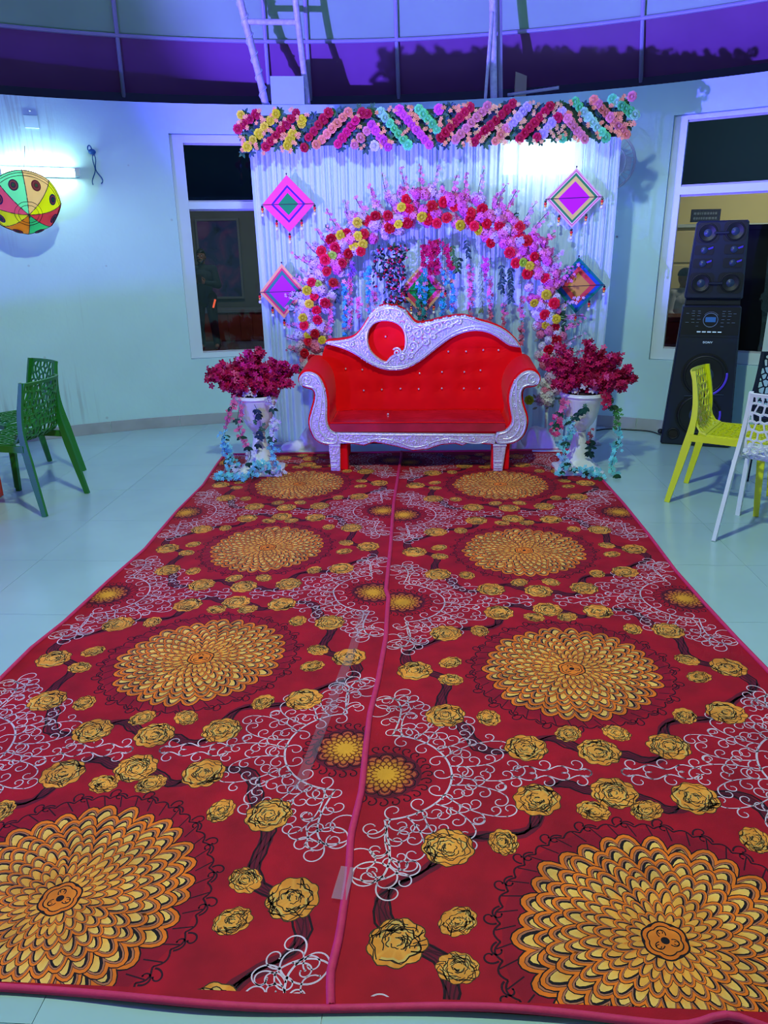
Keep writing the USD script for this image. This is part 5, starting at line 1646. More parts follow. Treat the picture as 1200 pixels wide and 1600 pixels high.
SH, WB, WT, SD = 1.665, .255, .172, .24
hw = lambda z: WB + (WT - WB) * z / SH


def taper_box(z0, z1, y0, y1, inset=0.0, bevel=.012):
    pts = []
    for z, sz in ((z0, 1), (z1, -1)):
        w = hw(z) - inset
        for sx in (-1, 1):
            for y, sy in ((y0, 1), (y1, -1)):
                pts += [[sx * (w - bevel), y + sy * bevel, z], [sx * w, y + sy * bevel, z + sz * bevel], [sx * (w - bevel), y, z + sz * bevel]]
    m = m3d.Manifold.hull_points(np.array(pts, float)).to_mesh()
    return m.vert_properties[:, :3], m.tri_verts


put(sp, "lower_cabinet", taper_box(0.001, 1.075, 0.0, SD), M_spk)
put(sp, "neck", taper_box(1.0755, 1.1195, .03, SD - .02, .012, .004), M_spk_d)
put(sp, "upper_cabinet", taper_box(1.12, SH, 0.0, SD), M_spk)


def rounded(w, h, r):
    return sbox(-w / 2 + r, -h / 2 + r, w / 2 - r, h / 2 - r).buffer(r)


def driver(x, z, r, frame=None, led=None, name="driver"):
    """recessed frame, surround ring, cone and dust cap standing on the front"""
    d = put(sp, name, T(upright(prism(rounded(*frame), .006), -.004), (x, 0, z)) if frame else T(upright(prism(Point(0, 0).buffer(r * 1.12), .006), -.004), (x, 0, z)), M_spk_d)
    rr = rotx(PI / 2)
    ring = trimesh.creation.torus(r * .94, r * .085, major_sections=32, minor_sections=8)
    put(d, "surround", T(ring, (x, -.006, z), rr), M_cone_d, True)
    cone = lathe([(0, .0), (r * .30, .001), (r * .34, .004), (r * .85, .012), (r * .88, .010)], 28)
    put(d, "cone", T(cone, (x, -.005, z), rr), M_cone_d, 40)
    put(d, "dust_cap", T(lathe([(0, .016), (r * .2, .014), (r * .42, .006), (r * .44, .002)], 24), (x, -.006, z), rr), M_cone, 40)
    if led:
        a = np.linspace(led[0], led[1], 16)
        put(d, "light_arc", tube(np.stack([x + r * 1.04 * np.cos(a), np.full(16, -.009), z + r * 1.04 * np.sin(a)], 1), r * .07, 6), M_led, True)


for x, z in ((-.093, 1.582), (.088, 1.590)):
    driver(x, z, .064, (.155, .14, .035))
for x, z in ((-.098, 1.234), (.100, 1.236)):
    driver(x, z, .066, (.172, .148, .035))
for z in (1.582, 1.234):
    put(sp, "driver_bridge", box(-.05, .05, -.022, -.010, z - .008, z + .008, .003), M_spk)
for x, z in ((-.103, 1.464), (.095, 1.468), (-.103, 1.372), (.098, 1.375)):
    d = put(sp, "horn", T(upright(prism(rounded(.130, .068, .014), .006), -.004), (x, 0, z)), M_spk_d)
    put(d, "throat", T(lathe([(0, .010), (.012, .010), (.022, .004), (.024, .002)], 20), (x, -.006, z), rotx(PI / 2)), M_cone, 40)
    put(d, "light_blade", T(upright(prism(Polygon([(.022, .012), (.058, .026), (.058, .012), (.03, .002)]), .002), -.0065), (x, 0, z)), M_led)
# control panel
cp = put(sp, "control_panel", T(upright(prism(Polygon([(-hw(.85) + .012, -.10), (hw(.85) - .012, -.10), (hw(1.05) - .008, .10), (-hw(1.05) + .008, .10)]), .004), -.003), (0, 0, .962)), M_spk_d)
put(cp, "display_ring", T(trimesh.creation.torus(.050, .0028, major_sections=36, minor_sections=6), (0, -.0045, .970), rotx(PI / 2)), M_mark, True)
put(cp, "display", T(upright(prism(rounded(.072, .036, .004), .002), -.0045), (0, 0, .974)), M_screen)
for k in range(5):
    put(cp, "lit_button", T(upright(prism(rounded(.028, .009, .003), .003), -.0055), (-.072 + k * .036, 0, .884)), M_lit)
mk = MB()
gm = random.Random(4)
for side in (-1, 1):
    for (zz, n) in ((1.035, 2), (1.018, 3), (1.000, 2), (.975, 2), (.952, 3), (.925, 1)):
        for k in range(n):
            x = side * (.085 + k * .038 + gm.uniform(-.004, .004))
            if abs(x) < hw(zz) - .03:
                mk.add(T(upright(prism(sbox(-.011, -.0014, .011 + gm.uniform(-.004, .003), .0014), .0008), -.0036), (x, 0, zz)))
put(cp, "printed_marks", mk, M_mark)
a_ = np.linspace(.6, 2.5, 12)
put(cp, "arc_mark", tube(np.stack([.058 * np.cos(a_), np.full(12, -.004), .972 + .058 * np.sin(a_)], 1), .0014, 5), M_mark, True)
lg = meshkit.text_mesh("SONY", .0135, .0012, bold=True)
lv_, lf_ = np.array(lg.vertices), np.array(lg.faces)
lv_[:, 0] -= (lv_[:, 0].min() + lv_[:, 0].max()) / 2
put(sp, "logo_lettering", (np.stack([lv_[:, 0] * 1.35, -.0002 - lv_[:, 2], .800 + lv_[:, 1]], 1), lf_), M_lit)
put(sp, "panel_line", box(-.21, .21, -.0022, -.0002, .842, .845), M_cone_d)
# two woofers with violet light arcs, and the bass port
driver(.006, .560, .150, None, (-1.1, .15), "woofer")
driver(-.004, .252, .150, None, (-1.0, .25), "woofer")
put(sp, "woofer_rim", tube([(x, -.006, .405 + .012 * math.sin(x * 8)) for x in np.linspace(-.12, .16, 12)], .004, 6), M_cone, True)
pr_ = put(sp, "bass_port", T(trimesh.creation.torus(.040, .008, major_sections=24, minor_sections=8), (-.168, -.004, .092), rotx(PI / 2)), M_spk_d, True)
put(pr_, "port_hole", T(trimesh.creation.cylinder(radius=.036, height=.004, sections=24), (-.168, -.003, .092), rotx(PI / 2)), M_under)
put(sp, "side_knob", T(icos(.022, 1), (-hw(.09) - .012, .06, .09)), M_spk_d, True)

M_cable = material("black_cable", (0.02, 0.02, 0.025), .5)
cb = spline([(1.02, 5.95, .006), (1.25, 6.13, .006), (1.45, 6.30, .006), (1.60, 6.37, .006), (1.78, 6.33, .006), (1.92, 6.27, .006), (2.0, 6.10, .006), (2.06, 6.055, .006)], 40)
solo("power_cable", tube(cb, .0055, 6), M_cable, "thin black cable lying on the floor along the wall towards the speaker", "cable", smooth=True)

# ------------------------------------------------------------------ moulded plastic chairs with a coral of holes
from scipy.spatial import Voronoi


def perforated(w0, w1, h, seed, cell=0.036, rib=0.0042, border=0.013, stretch=1.3):
    """panel outline w0 (v=0) to w1 (v=h) with voronoi holes; shapely polygon in (u, v)"""
    g = np.random.default_rng(seed)
    out = Polygon([(-w0 / 2, 0), (w0 / 2, 0), (w1 / 2, h), (-w1 / 2, h)])
    nu, nv = int(max(w0, w1) / cell) + 3, int(h / (cell * stretch)) + 3
    pts = []
    for i in range(nu):
        for j in range(nv):
            pts.append([(i - nu / 2 + .5 * (j % 2)) * cell + g.uniform(-.32, .32) * cell, (j - 1) * cell * stretch + g.uniform(-.32, .32) * cell * stretch])
    vor = Voronoi(np.array(pts))
    field = out.buffer(-border)
    holes = []
    for ri in vor.point_region:
        reg = vor.regions[ri]
        if not reg or -1 in reg:
            continue
        p = Polygon(vor.vertices[reg]).intersection(field)
        if p.is_empty or p.geom_type != "Polygon":
            continue
        p = p.buffer(-rib - .004).buffer(.004, 3)
        if p.is_empty or p.geom_type != "Polygon" or p.area < 1.2e-4:
            continue
        holes.append(p.simplify(.0007))
    return out.difference(unary_union(holes))


PROFILE = spline([(.225, .418), (.205, .436), (.10, .440), (0, .436), (-.10, .436), (-.155, .452), (-.185, .50), (-.207, .58), (-.228, .68), (-.262, .80)], 200)   # (y forward, z), seat front to back top
PS = np.r_[0, np.cumsum(np.linalg.norm(np.diff(PROFILE, axis=0), axis=1))]
PL = PS[-1]


def shell(poly, v0, th, dish=0.035):
    """bends a perforated panel along the chair profile; v0 = path length at v=0"""
    cs = m3d.CrossSection([np.array(poly.exterior.coords)[:-1]] + [np.array(h.coords)[:-1] for h in poly.interiors], m3d.FillRule.EvenOdd)
    q = m3d.Manifold.extrude(cs, th).refine_to_length(0.045).to_mesh()
    v = q.vert_properties[:, :3]
    s = np.clip(v[:, 1] + v0, 0, PL)
    y, z = np.interp(s, PS, PROFILE[:, 0]), np.interp(s, PS, PROFILE[:, 1])
    e = .004
    ty = (np.interp(np.clip(s + e, 0, PL), PS, PROFILE[:, 0]) - np.interp(np.clip(s - e, 0, PL), PS, PROFILE[:, 0]))
    tz = (np.interp(np.clip(s + e, 0, PL), PS, PROFILE[:, 1]) - np.interp(np.clip(s - e, 0, PL), PS, PROFILE[:, 1]))
    l = np.hypot(ty, tz) + 1e-9
    ny, nz = -tz / l, ty / l          # towards the sitter's outside
    backness = np.clip((s - .30) / .25, 0, 1)
    k = dish * (v[:, 0] / .2) ** 2
    d = v[:, 2]
    return np.stack([v[:, 0], y + ny * d + k * backness, z + nz * d + k * .25 * (1 - backness)], 1), q.tri_verts


def strip_beam(pts, wx, wn):
    """beam of rectangular section following pts (nearly in a plane x = const)"""
    p = np.asarray(pts, float)
    t = np.gradient(p, axis=0); t /= np.linalg.norm(t, axis=1, keepdims=True)
    xs = np.array([1.0, 0, 0])
    nr = np.cross(t, xs); nr /= np.linalg.norm(nr, axis=1, keepdims=True)
    wx, wn = np.broadcast_to(wx, (len(p),)) / 2, np.broadcast_to(wn, (len(p),)) / 2
    v = np.stack([p + nr * wn[:, None] - xs * wx[:, None], p + nr * wn[:, None] + xs * wx[:, None], p - nr * wn[:, None] + xs * wx[:, None], p - nr * wn[:, None] - xs * wx[:, None]], 1).reshape(-1, 3)
    f = []
    for i in range(len(p) - 1):
        for k in range(4):
            f.append([i * 4 + k, i * 4 + (k + 1) % 4, (i + 1) * 4 + (k + 1) % 4, (i + 1) * 4 + k])
    f += [[3, 2, 1, 0], [len(p) * 4 - 4, len(p) * 4 - 3, len(p) * 4 - 2, len(p) * 4 - 1]]
    return v, np.array(f)


SPLIT = 0.345
G_back = shell(perforated(.405, .335, PL - SPLIT - .002, 3), SPLIT + .002, .010)
G_seat = shell(perforated(.425, .405, SPLIT - .002, 5, cell=.040, stretch=1.0), .0, .010, .02)


def chair(label, mat, x, y, face, name="plastic_chair", group=None):
    """x, y: middle of the two rear feet's line; face: direction the sitter looks"""
    fx, fy = face
    rot = math.degrees(math.atan2(fy, fx)) - 90
    c = thing(name, label, "chair", (x, y, .0008), rot, group)
    put(c, "backrest", G_back, mat, 45)
    put(c, "seat", G_seat, mat, 45)
    for sx in (-1, 1):
        rail = spline([(sx * .168, -.262 + .036, .801), (sx * .178, -.198, .66), (sx * .190, -.187, .54), (sx * .201, -.197, .43), (sx * .209, -.216, .32), (sx * .217, -.236, .21), (sx * .225, -.257, .10), (sx * .232, -.276, .0)], 22)
        put(c, "leg", strip_beam(rail, .020, np.r_[np.linspace(.022, .034, 8), np.linspace(.036, .046, 5), np.linspace(.044, .030, 9)]), mat, 40)
        fr = [(sx * .206, .200, .432), (sx * .214, .212, .25), (sx * .222, .228, 0)]
        put(c, "leg", strip_beam(spline(fr, 8), .024, np.linspace(.044, .028, 8)), mat, 40)
        sd = [(sx * .210, -.195, .412), (sx * .212, 0, .414), (sx * .212, .215, .414)]
        put(c, "seat_rail", strip_beam(spline(sd, 8), .014, .040), mat, 40)
    put(c, "front_rail", box(-.205, .205, .214, .228, .398, .430, .003), mat, 40)
    return c


M_green = material("green_plastic", lin(34, 120, 40), 0.38, spec=0.5)
M_yellow = material("yellow_plastic", lin(225, 225, 20), 0.36, spec=0.5)
M_white = material("white_plastic", (0.80, 0.82, 0.80), 0.36, spec=0.5)
M_navy = material("black_plastic", lin(16, 22, 46), 0.38, spec=0.5)
M_orange = material("orange_plastic", lin(232, 64, 20), 0.4, spec=0.4)
unit = lambda a, b: (a / math.hypot(a, b), b / math.hypot(a, b))
chair("green pierced plastic chair, the nearer of two, its back to the carpet", M_green, -2.555, 4.37, unit(-1, .13))
chair("green pierced plastic chair standing behind the nearer green chair", M_green, -2.86, 5.00, unit(-.55, -.83))
chair("yellow plastic chair with pierced back in front of the black speaker", M_yellow, 1.86, 4.47, unit(.85, -.53))
chair("white plastic chair with pierced back, nearest the front beside the yellow chair", M_white, 1.90, 3.87, unit(.55, .83))
chair("black plastic chair with pierced back, behind the white chair at the picture edge", M_navy, 2.43, 5.02, unit(-.25, -.97))
# dining table under an orange cloth beside the green chairs; only one corner of the cloth reaches into view
tb = thing("dining_table", "table under an orange cloth beside the green chairs, one cloth corner in view", "table", (-3.245, 3.98, .0008))
put(tb, "tabletop", box(-.44, .44, -.52, .52, .715, .742, .004), M_frame)
for sx in (-1, 1):
    for sy in (-1, 1):
        put(tb, "leg", box(sx * .40 - .02, sx * .40 + .02, sy * .47 - .02, sy * .47 + .02, 0, .714, .004), M_mull)
nn = 220
per = []
for k in range(nn):
    s_ = k / nn * 4
    e_ = s_ % 1 * 2 - 1
    per.append([(.452, .532 * e_), (-.452 * e_, .532), (-.452, -.532 * e_), (.452 * e_, -.532)][int(s_)])
per = np.array(per)
rows_ = []
for z_ in (.750, .70, .5, .3, .1, .004):
    d_ = (.75 - z_) / .75
    fold_ = .012 * d_ * np.sin(np.arange(nn) * .9)
    rows_.append(np.c_[per * (1 + fold_[:, None]), np.full(nn, z_)])
v_ = np.vstack(rows_ + [[[0, 0, .750]]])
f_ = [[i * nn + k, i * nn + (k + 1) % nn, (i + 1) * nn + (k + 1) % nn] for i in range(5) for k in range(nn)] + [[i * nn + k, (i + 1) * nn + (k + 1) % nn, (i + 1) * nn + k] for i in range(5) for k in range(nn)] + [[len(v_) - 1, (k + 1) % nn, k] for k in range(nn)]
cl_ = thing("tablecloth", "orange red cloth hanging to the floor over the table, at the picture edge", "tablecloth", (-3.245, 3.98, .0008))
put(cl_, "cloth", (v_, np.array(f_)), M_orange, 40)

# ------------------------------------------------------------------ wall lamps: bright LED battens
M_tube = material("lamp_glow", (0.9, 0.97, 1.0), .4, emit=36.0, emit_color=(0.66, 0.95, 1.0))
M_tube2 = material("lamp_glow_stage", (0.9, 0.97, 1.0), .4, emit=17.0, emit_color=(0.66, 0.95, 1.0))


def batten(theta, z, L, label, mat):
    p = on_wall(theta, z, 0.0)
    t = thing("wall_lamp", label, "lamp", (p[0], p[1], z), -theta)      # local -y is towards the hall
    put(t, "back_plate", box(-L / 2, L / 2, -.034, -.008, -.035, .035, .004), M_frame)
    put(t, "glowing_tube", tube([(x, -.085, 0) for x in np.linspace(-L / 2 + .02, L / 2 - .02, 8)], .027, 10), mat, True)
    for s in (-1, 1):
        put(t, "end_cap", box(s * L / 2 - .02, s * L / 2 + .02, -.116, -.0345, -.03, .03, .004), M_frame)
    return t


batten(-29.3, 2.12, .56, "glaring white wall lamp above the patchwork umbrella", M_tube)
fl_ = thing("flood_lamp", "glaring white flood lamp shining through the curtain under the valance", "lamp", (0.83, 6.03, 2.12))
put(fl_, "housing", box(-.27, .27, .012, .06, -.115, .115, .008), M_frame)
put(fl_, "glowing_panel", box(-.255, .255, -.004, .0115, -.10, .10, .003), M_tube2)
put(fl_, "wall_arm", tube([(.05, .06, 0), (.05, .585, .0)], .014, 8), M_mull, True)
put(fl_, "arm_plate", box(0, .10, .586, .598, -.05, .05, .002), M_mull)

# ------------------------------------------------------------------ patchwork umbrella hung in front of the wall lamp
M_umb = material("painted_umbrella_cloth", attr=True, rough=0.6, spec=0.25, trans=0.35)
uc = np.array([-2.99, 5.80, 1.875])
ax = np.array([.50, -.74, -.58]); ax /= np.linalg.norm(ax)
um = thing("patchwork_umbrella", "small patchwork umbrella of coloured painted panels hanging on the wall under the lamp", "umbrella", uc)
U2 = np.cross([0, 0, 1], ax); U2 /= np.linalg.norm(U2)
V2 = np.cross(ax, U2)
ur, uh = .255, .165
ucol = [(235, 60, 70), (250, 240, 10), (255, 195, 120), (120, 235, 160), (240, 80, 110), (240, 225, 30), (245, 130, 20), (60, 200, 110)]


def umb_pt(a, s, lift=0.0):
    """a angle on the rim, s 0 tip .. 1 rim"""
    r = ur * math.sin(s * 1.15) / math.sin(1.15)
    h = uh * (math.cos(s * 1.15) - math.cos(1.15)) / (1 - math.cos(1.15))
    return U2 * r * math.cos(a) + V2 * r * math.sin(a) + ax * (h + lift)


A0 = math.radians(-45)
for k in range(8):
    a0 = A0 + k * PI / 4
    v, f, c = [], [], []
    ns_, na = 9, 7
    for i in range(ns_):
        s = .03 + .97 * i / (ns_ - 1)
        for j in range(na):
            tt = j / (na - 1)
            a = a0 + PI / 4 * tt
            sag = .05 * s * math.sin(PI * tt)
            v.append(umb_pt(a, s * (1 - sag * .8)) * 1.0 - ax * 0.02 * math.sin(PI * tt) * s)
            c.append(lin(*ucol[k]))
    f = [[i * na + j, i * na + j + 1, (i + 1) * na + j + 1, (i + 1) * na + j] for i in range(ns_ - 1) for j in range(na - 1)]
    pn = put(um, "cloth_panel", (np.array(v), np.array(f)), M_umb, True, col=np.array(c))
    # painted target, dark border lines
    ctr = (umb_pt(a0 + PI / 8, .66) - ax * .012)
    nrm = np.cross(umb_pt(a0 + PI / 8 + .1, .66) - umb_pt(a0 + PI / 8 - .1, .66), umb_pt(a0 + PI / 8, .76) - umb_pt(a0 + PI / 8, .56)); nrm /= np.linalg.norm(nrm)
    if nrm @ ax < 0: nrm = -nrm
    Rn = to_dir(nrm)
    mb = MB()
    dk = [(60, 40, 110), (40, 70, 110), (150, 60, 60), (90, 60, 90)][k % 4]
    for rr, cc, zz in ((.034, dk, .007), (.026, (190, 90, 80), .0085), (.018, dk, .010), (.009, (60, 120, 60), .0115)):
        d_ = trimesh.creation.cylinder(radius=rr, height=.0012, sections=20)
        mb.add(T((d_.vertices * [1, 1.15, 1], d_.faces), ctr + nrm * zz, Rn), lin(*cc))
    put(pn, "painted_target", mb, M_umb)
    mb = MB()
    for s_, w_ in ((.985, .0022), (.93, .0018), (.86, .0018), (.30, .0016), (.22, .0016)):
        mb.add(tube([umb_pt(a0 + PI / 4 * q / 6, s_ * (1 - .04 * math.sin(PI * q / 6) * s_)) - ax * .02 * math.sin(PI * q / 6) * s_ + ax * .002 for q in range(7)], w_, 4), lin(80, 50, 50))
    put(pn, "border_lines", mb, M_umb)
    put(um, "rib", tube([umb_pt(a0, .02 + .98 * q / 6, -.002) for q in range(7)], .0032, 5), M_stick, True)
put(um, "ferrule", tube([ax * uh, ax * (uh + .035)], [.007, .004], 8), M_stick, True)
put(um, "shaft", tube([ax * (uh - .01), -ax * .16], .006, 8), M_stick, True)
put(um, "hanging_string", tube([-ax * .05, np.array([0.0, .14, .40])], .0018, 5), M_stick, True)

# blue ribbon on a hook, and the switch plate high on the wall
hp = on_wall(-24.75, 2.27, .006)
hk = thing("wall_hook", "blue ribbon knotted on a hook in the wall right of the lamp", "hook", hp, 24.75)
M_ribbon = material("blue_ribbon", lin(20, 90, 150), .6)
put(hk, "hook_plate", box(-.012, .012, -.006, .004, -.02, .02, .002), M_mull)
put(hk, "ribbon_knot", T((icos(.026, 2)[0] * [1.1, .6, .8], icos(.026, 2)[1]), (-.005, -.024, .006)), M_ribbon, True)
put(hk, "ribbon_tail", tube(spline([(0, -.022, -.01), (-.004, -.012, -.08), (.0, -.01, -.13), (-.022, -.01, -.18), (-.03, -.012, -.235)], 18), .004, 5), M_ribbon, True)
put(hk, "ribbon_tail", tube(spline([(.004, -.022, -.01), (.012, -.012, -.07), (.008, -.01, -.13), (.035, -.01, -.17), (.048, -.012, -.20), (.032, -.012, -.225)], 18), .004, 5), M_ribbon, True)
put(hk, "ribbon_loop", tube(spline([(-.01, -.026, .01), (-.035, -.03, .03), (-.03, -.03, .045), (-.002, -.026, .012)], 12), .005, 5), M_ribbon, True)
swp = on_wall(-29.2, 2.475, .002)
sw = thing("switch_plate", "blank square plate painted over on the wall high above the lamp", "switch plate", swp, 29.2)
put(sw, "plate", box(-.05, .05, -.010, 0, -.045, .045, .003), M_wall)
put(sw, "screw", T(icos(.008, 1), (0, -.012, .075)), M_frame)

# ------------------------------------------------------------------ wall fan half hidden by the curtain
fp = on_wall(20.5, 2.12, 0)
fn = thing("wall_fan", "grey caged wall fan half hidden behind the curtain edge", "fan", (fp[0], fp[1], 2.12), -21.0)
M_fan = material("grey_fan_plastic", lin(190, 196, 205), .45)
Rf = rotz(.25) @ rotx(PI / 2 + .12)
put(fn, "wall_bracket", box(-.04, .04, -.03, -.006, -.20, -.06, .004), M_fan)
put(fn, "arm", tube([(0, -.03, -.12), (0, -.09, -.12), (0, -.10, -.02)], .016, 8), M_fan, True)
put(fn, "motor", T(lathe([(0, -.05), (.055, -.05), (.065, -.02), (.065, .06), (.045, .08), (0, .085)], 24), (0, -.13, 0), Rf), M_fan, 40)
for zz, rr in ((.06, .195), (.10, .20), (.14, .19), (.165, .12)):
    put(fn, "cage_ring", T(trimesh.creation.torus(rr, .005, major_sections=40, minor_sections=6), np.array([0, -.13, 0]) + Rf @ [0, 0, zz], Rf), M_fan, True)
mb = MB()
for k in range(36):
    a = k * 2 * PI / 36
    p = [np.array([.06 * math.cos(a), .06 * math.sin(a), .055]), np.array([.19 * math.cos(a), .19 * math.sin(a), .06]), np.array([.2 * math.cos(a), .2 * math.sin(a), .10]), np.array([.185 * math.cos(a), .185 * math.sin(a), .145]), np.array([.05 * math.cos(a), .05 * math.sin(a), .172])]
    mb.add(tube([np.array([0, -.13, 0]) + Rf @ q for q in p], .0018, 4))
put(fn, "cage_wires", mb, M_fan, kind="stuff")
for k in range(3):
    a = k * 2 * PI / 3
    q = [[.03, -.02, 0], [.10, -.075, .02], [.165, -.05, .02], [.17, .03, -.005], [.10, .06, -.02], [.03, .02, 0]]
    v = np.array([Rf @ (rotz(a) @ np.array(p_)) for p_ in q]) + np.array([0, -.13, 0]) + Rf @ [0, 0, .11]
    put(fn, "fan_blade", (v, np.array([[0, 1, 5], [1, 4, 5], [1, 2, 4], [2, 3, 4]])), M_fan)
put(fn, "hub_cap", T(lathe([(0, .02), (.035, .015), (.05, 0)], 20), np.array([0, -.13, 0]) + Rf @ [0, 0, .168], Rf), M_fan, 40)
# two little hooks on the wall below the fan
for th, z in ((20.9, 1.60), (21.6, 1.575)):
    p = on_wall(th, z, .004)
    solo("wall_screw", T(icos(.009, 1), p), M_mull, ("upper" if z > 1.59 else "lower") + " of two small screws in the wall under the caged fan", "screw")

# ------------------------------------------------------------------ what is seen beyond the windows
M_olive = material("olive_wall", lin(120, 125, 118), .7, var=.15, scale=2)
M_poster = usdkit.material(stage, "/World/Looks/mottled_poster", {"tc": ("texture_coordinate", {}), "n": ("noise_texture", {"scale": 2.6, "detail": 5.0, "distortion": 0.6}),
                           "r": ("rgb_ramp", {"ramp": [(0.30, lin(28, 30, 52)), (0.45, lin(60, 64, 130)), (0.58, lin(120, 60, 130)), (0.72, lin(150, 110, 150))]}), "p": ("principled_bsdf", {"roughness": 0.35})},
                           [("tc.object", "n.vector"), ("n.fac", "r.fac"), ("r.color", "p.base_color")], surface="p.BSDF")
M_counter = material("red_brown_panel", lin(140, 62, 40), .5, var=.3, scale=6)
M_court = material("courtyard_floor", lin(90, 84, 78), .6, var=.2, scale=3)
M_shut = material("window_trim_grey", lin(130, 135, 140), .5)
# courtyard side (narrow window)
solo("courtyard_floor", box(-7.5, -.3, 7.7, 14.3, -.06, -.004), M_court, "dim courtyard floor beyond the narrow window", "floor", kind="structure")
solo("courtyard_wall", box(-7.5, -.3, 14.0, 14.2, .0, 4.2), M_olive, "dim olive courtyard wall far beyond the narrow window", "wall", kind="structure")
ps = thing("wall_poster", "large dark blue and purple picture panel on the courtyard wall behind the man", "poster", (-3.73, 13.96, 1.32))
put(ps, "printed_sheet", box(-.36, .36, -.012, .012, -.58, .72), M_poster)
for b_ in ((-.40, -.36, -.62, .76), (.36, .40, -.62, .76)):
    put(ps, "frame_bar", box(b_[0], b_[1], -.025, .03, b_[2], b_[3], .004), M_shut)
for b_ in ((-.36, .36, .72, .76), (-.36, .36, -.62, -.58)):
    put(ps, "frame_bar", box(b_[0], b_[1], -.025, .03, b_[2], b_[3], .004), M_shut)
ct = thing("reception_counter", "red brown counter with a pale top under the picture panel", "counter", (-3.55, 13.35, -.004))
for k in range(6):
    put(ct, "front_panel", box(-.62 + k * .22, -.62 + k * .22 + .212, -.02, .0, .02, .50, .004), M_counter)
put(ct, "carcass", box(-.64, .72, .001, .45, 0, .50), M_counter)
put(ct, "counter_top", box(-.68, .76, -.05, .48, .501, .56, .006), M_shut)

# lamps that light the two places beyond the windows
sphere_light("/World/courtyard_lamp", (-2.6, 10.6, 3.95), .15, (1.0, .90, .86), 150.0)
sphere_light("/World/pantry_lamp", (4.3, 8.3, 2.6), .15, (1.0, .86, .56), 80.0)
used.update({"/World/courtyard_lamp", "/World/pantry_lamp"})
M_cream = material("cream_wall", lin(226, 214, 160), .6, var=.08, scale=2)
M_cup = material("cream_cupboard", lin(232, 220, 168), .45)
solo("pantry_wall", box(.8, 8.2, 10.0, 10.15, 0, 3.6), M_cream, "lit cream wall of the room beyond the window behind the speaker", "wall", kind="structure")
solo("pantry_floor", box(.8, 8.2, 7.4, 10.0, -.06, -.004), M_court, "floor of the room beyond the window behind the speaker", "floor", kind="structure")
solo("wall_pantry_side", box(.78, .88, 7.4, 9.99, 0, 3.6), M_cream, "side wall of the lit room beyond the window", "wall", kind="structure")
cb_ = thing("pantry_cupboard", "pale cream cupboard with flat doors in the lit room beyond the window", "cupboard", (3.9, 9.55, -.004))
put(cb_, "carcass", box(-1.0, 1.6, .02, .44, 0, 1.70), M_cup)
for k in range(7):
    for (z0, z1) in ((.08, .80), (.83, 1.28), (1.31, 1.66)):
        put(cb_, "door", box(-.99 + k * .37, -.99 + k * .37 + .36, -.002, .018, z0, z1, .004), M_cup)
put(cb_, "cupboard_top", box(-1.03, 1.63, -.03, .44, 1.701, 1.74, .004), M_frame)
sg = thing("notice_sign", "small dark blue sign with two pale lines hanging over the cupboard", "sign", (3.28, 9.50, 1.79))
put(sg, "board", box(-.17, .17, -.012, .0, -.035, .105, .003), material("sign_blue", lin(30, 44, 90), .5))
mb = MB()
gq = random.Random(2)
for z in (.058, .005):
    x = -.14
    while x < .13:
        w_ = gq.uniform(.012, .03)
        mb.add(box(x, x + w_, -.0145, -.0121, z - .012, z + .014))
        x += w_ + .008
put(sg, "pale_lettering", mb, M_mark)
# dark upright cabinet seen past the speaker, behind the pane
dk = thing("black_cabinet", "tall black cabinet beyond the window, just past the speaker", "cabinet", (2.86, 6.72, -.004), -27)
put(dk, "body", box(-.20, .30, -.02, .42, 0, 1.66, .01), M_under)
put(dk, "door", box(-.19, .29, -.036, -.0205, .05, 1.62, .004), M_under)
put(dk, "handle", box(.20, .215, -.052, -.0365, .8, 1.0, .003), M_spk)
rd = thing("crimson_crate", "dark red crate piled below the pane edge beyond the window", "crate", (2.50, 7.75, -.004), -10)
put(rd, "body", box(-.28, .28, 0, .4, 0, .78, .01), material("crate_red", lin(120, 24, 30), .6, var=.4, scale=14))
put(rd, "lid", box(-.29, .29, -.01, .41, .781, .83, .006), material("crate_lid", lin(90, 40, 44), .6))


# ------------------------------------------------------------------ people beyond the windows
def chain(parts, extra=()):
    """one continuous body: hulls of spheres at the joints, united and smoothed"""
    ms = []
    for a, ra, b, rb in parts:
        s1 = m3d.Manifold.sphere(ra, 20).translate([float(q) for q in a])
        s2 = m3d.Manifold.sphere(rb, 20).translate([float(q) for q in b])
        ms.append(m3d.Manifold.batch_hull([s1, s2]))
    ms += list(extra)
    m = m3d.Manifold.batch_boolean(ms, m3d.OpType.Add).refine_to_length(.018).to_mesh()
    t = trimesh.Trimesh(m.vert_properties[:, :3], m.tri_verts, process=True)
    trimesh.smoothing.filter_taubin(t, lamb=.5, nu=.52, iterations=8)
    return np.array(t.vertices), np.array(t.faces)


def ellip(c, r, n=24):
    return m3d.Manifold.sphere(1.0, n).scale([float(q) for q in r]).translate([float(q) for q in c])


M_skin = material("brown_skin", lin(150, 104, 82), .5)
M_hair = material("black_hair", (0.012, 0.011, 0.012), .5)
M_shirt = material("dark_teal_clothes", lin(34, 56, 66), .8, var=.3, scale=20)
M_trou = material("dark_trousers", lin(24, 32, 42), .8)
M_shoe = material("dark_shoe", (.02, .02, .02), .4)


